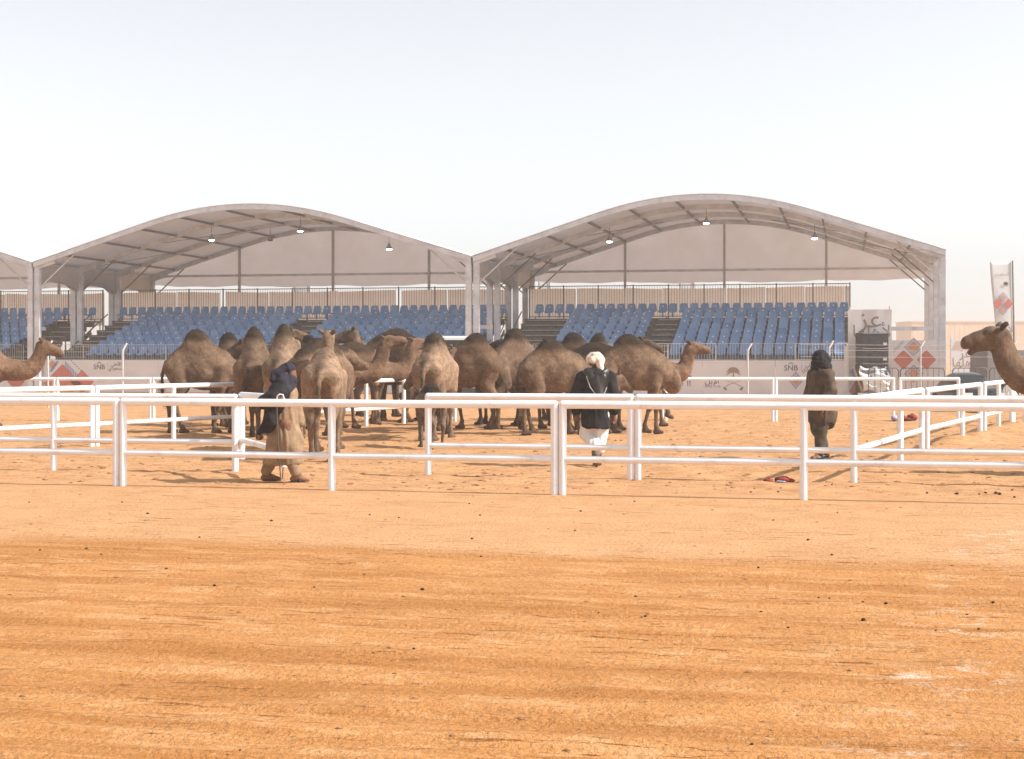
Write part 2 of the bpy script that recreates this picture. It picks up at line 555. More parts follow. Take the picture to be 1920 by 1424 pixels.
def roof_sheet(name, half, v0, v1, z, thick, mat, parent, n=40, nv=6, sag=0.05):
    mb = MB()
    vs = []
    for top in (1, 0):
        for j in range(nv + 1):
            v = v0 + (v1 - v0) * j / nv
            sg = sag * math.sin(PI * ((v - v0) / BAY % 1.0))
            for i in range(n + 1):
                s = -1 + 2 * i / n
                vs.append((s * half, v, z + RISE * prof(s) - sg * (1 - s * s) + (thick if top else 0)))
    N = (n + 1) * (nv + 1)
    fs = []
    for j in range(nv):
        for i in range(n):
            a = j * (n + 1) + i
            fs.append((a, a + 1, a + n + 2, a + n + 1))
            fs.append((N + a, N + a + n + 1, N + a + n + 2, N + a + 1))
    for i in range(n):
        fs.append((i, N + i, N + i + 1, i + 1))
        a = nv * (n + 1) + i
        fs.append((a, a + 1, N + a + 1, N + a))
    for j in range(nv):
        a = j * (n + 1)
        fs.append((a, a + n + 1, N + a + n + 1, N + a))
        a += n
        fs.append((a, N + a, N + a + n + 1, a + n + 1))
    mb.add(vs, fs, True)
    o = mb.build(name, mat, parent)
    return o

def arch_beam(half, v, z, w, hgt, n=44):
    """one bent beam following the roof line, hgt deep below z"""
    mb = MB()
    vs = []; fs = []
    for i in range(n + 1):
        s = -1 + 2 * i / n
        x = s * half; y = z + RISE * prof(s)
        for dv, dz in ((-w/2, 0), (w/2, 0), (w/2, -hgt), (-w/2, -hgt)):
            vs.append((x, v + dv, y + dz))
    for i in range(n):
        for k in range(4):
            a = i * 4 + k; b2 = i * 4 + (k + 1) % 4
            fs.append((a, b2, b2 + 4, a + 4))
    fs.append((0, 3, 2, 1)); e = n * 4
    fs.append((e, e + 1, e + 2, e + 3))
    mb.add(vs, fs)
    return mb

def make_tent(u0, u1, label, open_right=False):
    half = (u1 - u0) / 2 - 0.02
    uc = (u0 + u1) / 2
    root = empty('event_tent', tp(uc, 0), TROT, label, 'tent', 'curved white tents over the grandstands')
    roof_sheet('roof', half, -0.30, FRAMES[3] + 0.1, EAVE, 0.03, M['roof'], root, nv=12)
    ph = half - 0.16
    for k, v in enumerate(FRAMES):
        w = 0.14
        arch_beam(half - 0.03, v if k else -0.20, EAVE - 0.012, w, 0.23).build('arch_beam', M['alu'], root)
        for sx in (-1, 1):
            mb = MB()
            x = sx * ph
            vv = v if k else -0.05
            mb.box((x - 0.13, vv - 0.11, -0.05), (x + 0.13, vv + 0.11, EAVE - 0.10))
            # channels down the post
            for dx in (-0.134, 0.134):
                mb.box((x + dx - 0.012, vv - 0.05, 0.0), (x + dx + 0.012, vv + 0.05, EAVE - 0.4))
            p = mb.build('post', M['alu'], root)
            pl = MB()
            pl.box((x - 0.20, vv - 0.2, -0.02), (x + 0.20, vv + 0.2, 0.03))
            pl.build('base_plate', M['alu_dark'], p)
            bl = MB()
            for zz in (1.2, 2.4, 3.1, 4.4, 5.2, 5.7):
                for dx in (-0.06, 0.06):
                    bl.box((x + dx - 0.012, vv - 0.125, zz - 0.012), (x + dx + 0.012, vv - 0.111, zz + 0.012))
            bl.build('bolt', M['alu_dark'], p)['kind'] = 'stuff'
            # corner haunch at the eave and knee brace
            hb = MB()
            a = Vector((x - sx * 0.10, vv, EAVE - 0.22)); s2 = (half - 1.05) / half
            b2 = Vector((sx * half * s2, vv, EAVE - 0.30 + RISE * prof(s2)))
            hb.bar(a, b2, 0.18, 0.17)
            hb.build('haunch', M['alu'], root)
            kb = MB()
            s3 = (half - 2.0) / half
            kb.tube([(x - sx * 0.12, vv + 0.06, EAVE - 1.15), (sx * half * s3, vv + 0.06, EAVE + RISE * prof(s3) - 0.25)], 0.035, 6)
            kb.build('knee_brace', M['alu_dark'] if k else M['alu'], root)
    # purlins
    for s in (-0.86, -0.68, -0.5, -0.32, -0.12, 0.12, 0.32, 0.5, 0.68, 0.86):
        for k in range(3):
            mb = MB()
            z = EAVE + RISE * prof(s) - 0.14
            mb.box((s * half - 0.04, FRAMES[k] + (0.08 if k else -0.12), z - 0.05), (s * half + 0.04, FRAMES[k + 1] - 0.08, z + 0.05))
            mb.build('purlin', M['alu_dark'], root)
    # wind bracing rods in end bays
    for sx in (-1, 1):
        for sa, sb in ((0.95, 0.6), (0.6, 0.25)):
            mb = MB()
            mb.tube([(sx * half * sa, FRAMES[1], EAVE + RISE * prof(sa) - 0.2), (sx * half * sb, FRAMES[2], EAVE + RISE * prof(sb) - 0.2)], 0.015, 5)
            mb.build('tie_rod', M['alu_dark'], root)
    # eave beams and valances on both long sides
    for sx in (-1, 1):
        x = sx * (half - 0.10)
        for k in range(3):
            mb = MB()
            mb.box((x - 0.05, FRAMES[k] + 0.12, EAVE - 0.14), (x + 0.05, FRAMES[k + 1] - 0.12, EAVE - 0.02))
            mb.build('eave_beam', M['alu'], root)
            if open_right and sx == 1:
                continue
            va = MB()
            n = 14
            vs = []; fs = []
            for i in range(n + 1):
                t = i / n
                v = FRAMES[k] + 0.10 + t * (BAY - 0.2)
                drop = 0.72 + 0.35 * (abs(2 * t - 1) ** 3)
                for off in (-0.008, 0.008):
                    vs.append((x + off, v, EAVE - 0.145)); vs.append((x + off + 0.03 * math.sin(i * 1.7), v, EAVE - 0.14 - drop))
            for i in range(n):
                a = i * 4
                fs += [(a, a + 1, a + 5, a + 4), (a + 2, a + 6, a + 7, a + 3), (a + 1, a + 3, a + 7, a + 5)]
            va.add(vs, fs, True)
            va.build('valance', M['gable'], root)
    # rear gable
    v = FRAMES[3] + 0.14
    g = MB()
    n = 48
    vs = []; fs = []
    for i in range(n + 1):
        s = -1 + 2 * i / n
        x = s * (half - 0.06)
        zt = EAVE + RISE * prof(s) - 0.03
        zb = EAVE - 0.62 + 0.07 * math.sin(PI * ((s + 1) * 2 % 1)) * -1 + 0.10 * s * s + 0.02 * math.sin(i * 1.3)
        zm = EAVE - 0.06
        for z in (zt, max(zm, zb), zb):
            vs.append((x, v + 0.015 * math.sin(i * 0.9), z))
    for i in range(n):
        a = i * 3
        fs += [(a, a + 1, a + 4, a + 3), (a + 1, a + 2, a + 5, a + 4)]
    g.add(vs, fs, True)
    go = g.build('gable_wall', M['gable'], root)
    gb = MB()
    gb.box((-half + 0.2, v - 0.20, EAVE - 0.10), (half - 0.2, v - 0.10, EAVE + 0.02))
    gb.build('gable_beam', M['alu'], root)
    for s in (-0.5, 0.0, 0.5):
        mb = MB()
        mb.box((s * half - 0.06, v - 0.36, -0.05), (s * half + 0.06, v - 0.22, EAVE + RISE * prof(s) - 0.26))
        mb.build('gable_post', M['post_grey'], root)
    # fixing clips along the front arch
    cl = MB()
    for i in range(1, 16):
        s = -1 + 2 * i / 16
        z = EAVE + RISE * prof(s) - 0.05
        cl.box((s * half - 0.03, -0.30, z - 0.02), (s * half + 0.03, -0.28, z + 0.02))
    cl.build('clip', M['rail_white'], root)['kind'] = 'stuff'
    return root, uc, half

UB = [-44.6, -23.2, -1.78, 18.67]
tents = []
tents.append(make_tent(UB[0], UB[1], 'white arched tent cut off by the left edge, its sunlit roof slope showing'))
tents.append(make_tent(UB[1], UB[2], 'white arched tent above the long blue seating, between two other tents'))
tents.append(make_tent(UB[2], UB[3], 'white arched tent at the right end of the row, open side beside the speaker stack', True))

# hanging lamps: (tent, s across, v, lit, label)
LAMPS = [(1, -0.33, 4.2, True, 'lit round hanging lamp on the dim left slope under the middle tent roof'),
         (1, -0.19, 8.3, False, 'small unlit hanging lamp behind the left lit one in the middle tent'),
         (1, 0.10, 4.2, True, 'lit hanging lamp near the crown of the middle tent roof'),
         (1, 0.52, 4.2, True, 'lit hanging lamp on the right slope of the middle tent near the open front'),
         (2, -0.46, 4.2, True, 'lit hanging lamp on the left slope under the right tent roof'),
         (2, -0.02, 4.2, True, 'lit hanging lamp at the crown of the right tent roof'),
         (2, 0.46, 4.2, True, 'lit hanging lamp on the right slope of the right tent, above the open side')]
for ti, s, v, lit, lab in LAMPS:
    root, uc, half = tents[ti]
    z = EAVE + RISE * prof(s) - 0.27
    o = empty('hanging_lamp', tp(uc + s * half, v, z - 0.55), TROT, lab, 'lamp', 'lamps hanging under the tent roofs')
    mb = MB(); mb.tube([(0, 0, 0.20), (0, 0, 0.60)], 0.012, 6); mb.build('cord', M['alu_dark'], o)
    mb = MB(); mb.tube([(0, 0, -0.06), (0, 0, 0.02), (0, 0, 0.10), (0, 0, 0.22)], [0.15, 0.14, 0.07, 0.05], 14); mb.build('shade', M['lampshell'], o)
    mb = MB(); mb.tube([(0, 0, -0.115), (0, 0, -0.063)], [0.11, 0.135], 14); mb.build('lens', M['lamp'] if lit else M['glass_dark'], o)

# ------------------------------------------------------------------ grandstands
def seat_mesh():
    prof_ = [(-0.235, -0.065, 0.19), (-0.225, 0.0, 0.205), (-0.08, -0.02, 0.215), (0.10, -0.015, 0.215), (0.165, 0.05, 0.215), (0.205, 0.24, 0.20), (0.225, 0.36, 0.17), (0.228, 0.385, 0.14)]
    vs = []; fs = []
    cols = (-1.0, -0.62, 0.62, 1.0)
    for side in (0, 1):
        for k, (y, z, w) in enumerate(prof_):
            for c in cols:
                lift = 0.028 if abs(c) == 1 else 0.0       # raised rim
                dy = -lift if k >= 4 else 0; dz = lift if k < 4 else 0
                vs.append((c * w, y + dy + side * (0.014 if k >= 4 else 0.0), z + dz - side * (0.018 if k < 4 else 0.0)))
    n = len(prof_); m = 4; N = n * m
    for i in range(n - 1):
        for j in range(m - 1):
            a = i * m + j
            fs.append((a, a + 1, a + m + 1, a + m))
            fs.append((N + a, N + a + m, N + a + m + 1, N + a + 1))
    bnd = [j for j in range(m)] + [i * m + m - 1 for i in range(1, n)] + [(n - 1) * m + j for j in range(m - 2, -1, -1)] + [i * m for i in range(n - 2, 0, -1)]
    for i in range(len(bnd)):
        a = bnd[i]; b = bnd[(i + 1) % len(bnd)]
        fs.append((a, N + a, N + b, b))
    mb = MB(); mb.add(vs, fs, False)
    # foot bracket under the pan
    mb.box((-0.03, -0.02, -0.30), (0.03, 0.10, -0.02))
    return mb.mesh('seat')
SEAT = seat_mesh()
SEAT.materials.append(M['seat'])
bmx = bmesh.new(); bmx.from_mesh(SEAT); bmesh.ops.recalc_face_normals(bmx, faces=bmx.faces); bmx.to_mesh(SEAT)
# the same seat with a white number tag on its back
vt = [bmx.verts.new(p) for p in ((-0.03, 0.170, 0.215), (0.03, 0.170, 0.215), (0.03, 0.180, 0.270), (-0.03, 0.180, 0.270))]
ft_ = bmx.faces.new(vt); ft_.material_index = 1
SEAT_TAG = bpy.data.meshes.new('seat'); bmx.to_mesh(SEAT_TAG); bmx.free()
SEAT_TAG.materials.append(M['seat']); SEAT_TAG.materials.append(M['rail_white'])

ROWS, RUN, RISEZ, V0, Z0 = 9, 0.86, 0.258, 1.15, 1.50
def make_stand(ua, ub, blocks, aisles, top, label, guards):
    """ua..ub along the front; blocks = [(u start, count)] of seat columns; top = (u start, count) of the last row"""
    root = empty('grandstand', tp(ua, 0), TROT, label, 'grandstand', 'blue seated grandstands under the tents')
    L = ub - ua
    for r in range(ROWS):
        v = V0 + r * RUN; z = Z0 + r * RISEZ
        mb = MB()
        mb.box((0, v - 0.45, z - 0.07), (L, v + 0.41 - 0.003, z))
        mb.build('step', M['deck'], root)
        ri = MB()
        ri.box((0.01, v - 0.43, z - 0.27), (L - 0.01, v - 0.40, z - 0.073))
        ri.build('riser', M['deck'], root)
        # scaffold legs below each step, only where the sides are open
    sc = MB()
    nb = max(2, int(L / 2.0))
    for i in range(nb + 1):
        x = 0.05 + (L - 0.1) * i / nb
        for r in (0, 3, 6, 8):
            v = V0 + r * RUN + 0.3
            sc.tube([(x, v, -0.05), (x, v, Z0 + r * RISEZ - 0.08)], 0.03, 5)
        sc.tube([(x, V0, 0.1), (x, V0 + 8 * RUN, Z0 + 8 * RISEZ - 0.15)], 0.025, 5)
    sc.build('scaffold', M['scaf'], root)['kind'] = 'stuff'
    # aisle treads
    for a0, a1 in aisles:
        for r in range(ROWS - 1):
            for hstep in (0.0, 0.5):
                v = V0 + (r + hstep) * RUN - 0.30 + 0.35 * hstep
                z = Z0 + (r + hstep) * RISEZ + 0.012
                if hstep == 0: continue
                mb = MB()
                mb.box((a0 - ua + 0.12, v, z), (a1 - ua - 0.12, v + 0.26, z + 0.05))
                mb.build('tread', M['deck'], root)
                e = MB(); e.box((a0 - ua + 0.14, v - 0.012, z + 0.012), (a1 - ua - 0.14, v - 0.002, z + 0.05))
                e.build('tread_edge', M['tread'], root)
    # seats: collect positions, nearest first
    pos = []
    for r in range(ROWS - 1):
        for u0, cnt in blocks:
            for c in range(cnt):
                pos.append((r, u0 + c * 0.51 + 0.255))
    for c in range(top[1]):
        pos.append((ROWS - 1, top[0] + c * 0.51 + 0.255))
    pos.sort(key=lambda t: t[0] * 10 - t[1] * 0.2)
    rest = []
    for k, (r, u) in enumerate(pos):
        loc = (u - ua + random.uniform(-0.012, 0.012), V0 + r * RUN + 0.02, Z0 + r * RISEZ + 0.35)
        if k < 300:
            o = bpy.data.objects.new('seat', SEAT_TAG if random.random() < 0.4 else SEAT)
            COL.objects.link(o); o.parent = root; o.location = loc
            o.rotation_euler = (random.uniform(-0.03, 0.03), 0, random.uniform(-0.025, 0.025))
        else:
            rest.append(loc)
    if rest:
        bm = bmesh.new()
        for loc in rest:
            n0 = len(bm.verts)
            bm.from_mesh(SEAT)
            bm.verts.ensure_lookup_table()
            bmesh.ops.translate(bm, verts=bm.verts[n0:], vec=loc)
        me = bpy.data.meshes.new('seat_rows'); bm.to_mesh(me); bm.free()
        o = link_mesh('seat_rows', me, M['seat'], root); o['kind'] = 'stuff'
    # seat carrier beams along each row
    for r in range(ROWS):
        segs = blocks if r < ROWS - 1 else [top]
        for u0, cnt in segs:
            mb = MB()
            v = V0 + r * RUN + 0.06; z = Z0 + r * RISEZ + 0.05
            mb.box((u0 - ua, v - 0.03, z + 0.03), (u0 - ua + cnt * 0.51, v + 0.03, z + 0.075))
            n = max(2, int(cnt / 4))
            for i in range(n + 1):
                x = u0 - ua + 0.06 + (cnt * 0.51 - 0.12) * i / n
                mb.box((x - 0.025, v - 0.02, z - 0.049), (x + 0.025, v + 0.02, z + 0.028))
            mb.build('seat_beam', M['scaf'], root)
    # rear railing with cloth behind it
    vr = V0 + 8 * RUN + 0.62; zb = Z0 + 8 * RISEZ
    H0, H1 = zb - 0.05, 5.22
    n = max(2, round(L / 1.85))
    for i in range(n + 1):
        x = 0.04 + (L - 0.08) * i / n
        mb = MB(); mb.box((x - 0.03, vr - 0.03, zb - 0.6), (x + 0.03, vr + 0.03, H1 + 0.03)); mb.build('railing_post', M['scaf'], root)
    inf = MB()
    for i in range(n):
        x0 = 0.04 + (L - 0.08) * i / n + 0.031; x1 = 0.04 + (L - 0.08) * (i + 1) / n - 0.031
        pn = MB()
        pn.box((x0, vr - 0.02, H1 - 0.04), (x1, vr + 0.02, H1))
        pn.box((x0, vr - 0.02, zb + 0.10), (x1, vr + 0.02, zb + 0.14))
        pn.build('railing_rail', M['scaf'], root)
        k = int((x1 - x0) / 0.125)
        for j in range(1, k):
            x = x0 + (x1 - x0) * j / k
            inf.box((x - 0.008, vr - 0.008, zb + 0.14), (x + 0.008, vr + 0.008, H1 - 0.04))
    inf.build('railing_bar', M['scaf'], root)['kind'] = 'stuff'
    # back cloth panels
    x = 0.0; i = 0
    while x < L - 0.3:
        w = min(random.choice((1.85, 2.4, 3.1)), L - x)
        cm = MB()
        nn = 16
        vs = []; fs = []
        for j in range(nn + 1):
            t = j / nn
            for z, k in ((H1 - 0.16 + 0.03 * math.sin(3 * t + i), 0), (zb + 0.45, 1), (zb - 0.22, 2)):
                vs.append((x + 0.01 + (w - 0.02) * t, vr + 0.10 + 0.025 * math.sin(j * 1.9 + i) + 0.01 * k, z))
        for j in range(nn):
            a = j * 3
            fs += [(a, a + 3, a + 4, a + 1), (a + 1, a + 4, a + 5, a + 2)]
        cm.add(vs, fs, True)
        cm.build('back_cloth', M['backcloth'], root)
        x += w + (0.30 if L > 18 and i in (1, 5) else 0.02); i += 1
    # front guard rails: (u start, u end, material)
    for g0, g1, gm in guards:
        k = max(1, round((g1 - g0) / 2.1)); w = (g1 - g0) / k
        for j in range(k):
            a = g0 - ua + j * w + 0.02; b = a + w - 0.04
            fr = MB()
            zt, zl = 2.27, 1.57
            fr.tube([(a, 0.38, 1.45), (a, 0.38, zt), (b, 0.38, zt), (b, 0.38, 1.45)], 0.018, 6)
            fr.tube([(a, 0.38, zl), (b, 0.38, zl)], 0.014, 6)
            fo = fr.build('guard_rail', M[gm], root)
            br = MB()
            nn = int((b - a) / 0.115)
            for q in range(1, nn):
                x = a + (b - a) * q / nn
                br.tube([(x, 0.38, zl), (x, 0.38, zt)], 0.0085, 5, cap=False)
            br.build('guard_bar', M[gm], fo)['kind'] = 'stuff'
    return root

make_stand(-36.0, -24.0, [(-30.8, 10)], [(-25.6, -24.1)], (-30.8, 13),
           'blue seated grandstand cut off by the left edge of the photo', [(-36.0, -24.0, 'rail_grey')])
make_stand(-23.0, -2.0, [(-21.1, 17), (-10.85, 17)], [(-22.9, -21.2), (-12.35, -10.95)], (-22.9, 41),
           'long grandstand of faded blue seats behind the camel herd', [(-23.0, -2.0, 'rail_grey')])
make_stand(-1.0, 14.75, [(1.40, 8), (6.85, 15)], [(-0.9, 1.3), (5.5, 6.8)], (-0.6, 30),
           'right grandstand of steep blue seat columns beside the white tower banner', [(-1.0, 4.6, 'rail_grey'), (4.8, 9.0, 'rail_white'), (9.0, 12.4, 'rail_grey'), (12.4, 14.6, 'rail_white')])

# stair flights in the gaps between stands
for u0, u1, lab in ((-23.98, -23.05, 'narrow dark stair tower between the two left grandstands'), (-1.92, -1.06, 'narrow dark stair tower beside the twin posts at the middle of the stands')):
    o = empty('stair_tower', tp(u0, 0), TROT, lab, 'stair tower', 'stair towers between grandstands')
    for r in range(8):
        mb = MB(); mb.box((0, 1.0 + r * 0.8, 0.2 + r * 0.36), (u1 - u0, 1.3 + r * 0.8, 0.26 + r * 0.36)); mb.build('step', M['deck'], o)
    for x in (0.0, u1 - u0):
        mb = MB(); mb.bar((x, 1.0, 1.1), (x, 7.2, 3.9), 0.04, 0.05); mb.build('handrail', M['scaf'], o)
        mb = MB(); mb.bar((x, 1.0, 0.1), (x, 7.2, 2.95), 0.04, 0.2); mb.build('stringer', M['scaf'], o)
    mb = MB(); mb.box((-0.03, 0.62, 2.95), (u1 - u0 + 0.03, 0.74, 3.12)); mb.build('cross_beam', M['alu'], o)
    mb = MB(); mb.box((0.05, 0.90, 0.0), (u1 - u0 - 0.05, 0.93, 1.9)); mb.build('front_sheet', M['truck_grey'], o)

# ------------------------------------------------------------------ lettering and printed marks
def text_part(s, size, mat, parent, loc, rot=(PI / 2, 0, 0), name='lettering', align='CENTER'):
    cu = bpy.data.curves.new('lettering', 'FONT')
    cu.body = s; cu.size = size; cu.align_x = align
    cu.resolution_u = 3
    tmp = bpy.data.objects.new('tmp_text', cu)
    COL.objects.link(tmp)
    bpy.context.view_layer.update()
    me = bpy.data.meshes.new_from_object(tmp.evaluated_get(bpy.context.evaluated_depsgraph_get()))
    bpy.data.objects.remove(tmp); bpy.data.curves.remove(cu)
    me.name = name
    me.materials.clear()
    o = link_mesh(name, me, mat, parent, loc)
    o.rotation_euler = rot
    return o
# Arabic written as joined presentation forms in visual order
IZZ = '\uFEB0\uFECB'                                   # ezz
LIAHLIHA = '\uFE8E\uFEEC\uFEE0\uFEEB\uFEF7'            # li-ahliha
ALAHLI = '\uFEF2\uFEE0\uFEEB\uFEF7\uFE8D'              # al-ahli
ALSAUDI = '\uFEF1\uFEA9\uFEEE\uFECC\uFEB4\uFEDF\uFE8D' # as-saudi
ALIBIL = '\uFEDE\uFE91\uFEF9\uFE8D'                    # al-ibil

def diamond(parent, x, y, z, w, h, mat, name='diamond', ring=None):
    """flat print facing -y; ring = inner size ratio for an outline"""
    mb = MB()
    o4 = [(x - w/2, y, z), (x, y, z - h/2), (x + w/2, y, z), (x, y, z + h/2)]
    if ring is None:
        mb.poly(o4)
    else:
        i4 = [(x + (p[0] - x) * ring, y, z + (p[2] - z) * ring) for p in o4]
        mb.add(o4 + i4, [(k, (k+1) % 4, 4 + (k+1) % 4, 4 + k) for k in range(4)])
    return mb.build(name, mat, parent)

# the long white advertising banner below the stands
def banner_run(u0, u1, label):
    L = u1 - u0
    o = empty('banner_wall', tp(u0, 0.22), TROT, label, 'banner', 'white banner walls along the stand fronts')
    n = max(1, round(L / 3.0))
    for i in range(n):
        a = L * i / n; b = L * (i + 1) / n - 0.012
        mb = MB()
        vs = []; fs = []
        k = 8
        for j in range(k + 1):
            x = a + (b - a) * j / k
            for z in (0.02, 0.55, 1.1, 1.54):
                vs.append((x, 0.012 * math.sin(j * 0.8 + i) * (1 if 0.1 < z < 1.5 else 0.2) * 0.3, z))
        for j in range(k):
            for q in range(3):
                a0 = j * 4 + q
                fs.append((a0, a0 + 4, a0 + 5, a0 + 1))
        mb.add(vs, fs, False)
        p = mb.build('panel', M['print_white'], o)
        sd = p.modifiers.new('thickness', 'SOLIDIFY'); sd.thickness = 0.02; sd.offset = 0
    return o
BY = -0.022
def snb(o, x):
    text_part('SNB', 0.33, M['print_dark'], o, (x, BY, 1.10))
    mb = MB(); mb.poly([(x - 0.13, BY, 1.37), (x - 0.09, BY, 1.37), (x, BY, 1.42), (x + 0.09, BY, 1.37), (x + 0.13, BY, 1.37), (x, BY, 1.455)])
    mb.build('logo_mark', M['print_dark'], o)
    mb = MB(); mb.poly([(x + 0.44, BY, 1.06), (x + 0.448, BY, 1.06), (x + 0.448, BY, 1.43), (x + 0.44, BY, 1.43)]); mb.build('divider', M['print_dark'], o)
    text_part(ALAHLI, 0.22, M['print_dark'], o, (x + 0.86, BY, 1.27))
    text_part(ALSAUDI, 0.22, M['print_dark'], o, (x + 0.86, BY, 1.08))

def ux(px, v=0.2):
    t = (px - 960.0) / F
    return (t * (TO.y + v * T2.y) - v * T2.x) / (T1.x - t * T1.y)

b1 = banner_run(-36.0, -23.5, 'white banner wall at the left edge with a coral diamond, behind the lone camel head')
b2 = banner_run(-23.0, -2.0, 'long white banner wall with SNB lettering and coral diamonds at its left end')
b3 = banner_run(-1.0, 14.7, 'white banner wall with palm and crossed swords emblem beside the right man')
def local(b, px, v=0.2):
    return ux(px, v) - {id(b1): -36.0, id(b2): -23.0, id(b3): -1.0}[id(b)]
snb(b2, local(b2, 186))
snb(b3, local(b3, 1483))
# pattern at the left end of b2
for px, zc, w, mt in ((117, 0.42, 1.95, 'print_red'), (154, 0.50, 1.2, 'print_red'), (98, 1.32, 0.5, 'print_orange')):
    diamond(b2, local(b2, px), BY, zc, w, w * 0.95 if w > 1 else 0.44, M[mt])
mb = MB()
x0 = local(b2, 122)
for k in range(9):      # blue comb marks along the diamond edge
    x = x0 + k * 0.085; z = 1.50 - k * 0.082
    mb.poly([(x, BY, z), (x + 0.045, BY, z - 0.045), (x + 0.045, BY, z - 0.34), (x, BY, z - 0.30)])
mb.build('blue_comb', M['print_blue'], b2)
mb = MB()
for k in range(6):
    x = x0 + 0.30 + k * 0.095; z = 1.50 - k * 0.09
    mb.poly([(x, BY, z), (x + 0.03, BY, z - 0.035), (x + 0.06, BY, z), (x + 0.03, BY, z + 0.035)])
mb.build('dot_row', M['print_dark'], b2)
mb = MB()
xa, xb = local(b2, 92), local(b2, 110)
mb.poly([(xa, BY, 0.98), (xa + 0.14, BY, 0.98), (xb + 0.02, BY, 1.46), (xb - 0.10, BY, 1.50)])
mb.build('blue_stripe', M['print_blue'], b2)
diamond(b1, local(b1, 30), BY, 0.5, 0.9, 0.9, M['print_red'])
# palm and crossed swords, club lettering, camel drawing on the right banner
def emblem(o, xc, zc, s):
    mb = MB()
    mb.poly([(xc - 0.035*s, BY, zc + 0.1*s), (xc + 0.035*s, BY, zc + 0.1*s), (xc + 0.025*s, BY, zc + 0.45*s), (xc - 0.025*s, BY, zc + 0.45*s)])
    for k in range(9):
        a = math.radians(-20 + 27.5 * k)
        L = 0.36 * s
        top = Vector((xc, BY, zc + 0.45*s))
        mid = top + Vector((math.cos(a) * L * 0.55, 0, math.sin(a) * L * 0.5 + 0.07*s))
        tip = top + Vector((math.cos(a) * L, 0, math.sin(a) * L * 0.8 - 0.05*s))
        nrm = Vector((-math.sin(a), 0, math.cos(a))) * 0.045 * s
        mb.add([top, mid - nrm, tip, mid + nrm], [(0, 1, 2, 3)])
    mb.build('palm_emblem', M['print_brown'], o)
    for sx in (-1, 1):
        mb = MB()
        pts = [Vector((xc + sx * (-0.42 + 0.80 * t) * s, BY - 0.001 * (sx + 1), zc + (-0.30 + 0.42 * t ** 0.6 - 0.04 * t) * s)) for t in [i / 10 for i in range(11)]]
        n2 = len(pts)
        up = [p + Vector((0, 0, 0.036 * s * (1 - 0.8 * i / n2))) for i, p in enumerate(pts)]
        mb.add(pts + up, [(i, i + 1, n2 + i + 1, n2 + i) for i in range(n2 - 1)])
        h = pts[0]
        mb.add([h + Vector((sx * -0.05 * s, 0, 0.10 * s)), h + Vector((sx * 0.04 * s, 0, 0.09 * s)), h + Vector((sx * 0.16 * s, 0, -0.02 * s)), h + Vector((sx * 0.03 * s, 0, -0.07 * s))], [(0, 1, 2, 3)])
        mb.build('sword_emblem', M['print_brown'], o)
xe = local(b3, 1375)
emblem(b3, xe, 0.58, 0.95)
text_part(ALIBIL, 0.34, M['print_dark'], b3, (local(b3, 1335), BY, 0.52))
text_part('CAMEL CLUB', 0.125, M['print_purple'], b3, (local(b3, 1335), BY, 0.36))
mb = MB()
xc = local(b3, 1283)
mb.poly([(xc - 0.28, BY, 0.75), (xc - 0.1, BY, 0.72), (xc + 0.2, BY, 0.74), (xc + 0.34, BY, 0.86), (xc + 0.2, BY, 0.88), (xc, BY, 1.0), (xc - 0.2, BY, 0.9)])
for lx in (-0.24, -0.12, 0.12, 0.22):
    mb.poly([(xc + lx, BY, 0.75), (xc + lx + 0.02, BY, 0.40), (xc + lx + 0.045, BY, 0.40), (xc + lx + 0.05, BY, 0.75)])
mb.build('camel_drawing', M['print_purple'], b3)
xd = local(b3, 1492)
diamond(b3, xd, BY, 0.68, 0.62, 0.80, M['print_lilac'], 'diamond_ring', 0.66)
diamond(b3, xd, BY, 0.68, 0.36, 0.46, M['print_orange'])
xd = local(b3, 1590)
diamond(b3, min(xd, 15.2) - 0.4, BY, 0.55, 0.7, 1.0, M['print_red'])

# ------------------------------------------------------------------ haze
hz, nt, b = new_mat('desert_haze')
nt.nodes.remove(b)
pv = nd(nt, 'ShaderNodeVolumePrincipled')
pv.inputs['Color'].default_value = (0.97, 0.96, 0.955, 1)
pv.inputs['Density'].default_value = HAZE_DENSITY
pv.inputs['Anisotropy'].default_value = 0.25
nt.links.new(pv.outputs[0], nt.nodes['Material Output'].inputs['Volume'])
mb = MB()
mb.box((-500, -60, -1.2), (500, 620, 12.5))
tag(mb.build('haze', hz), kind='stuff')

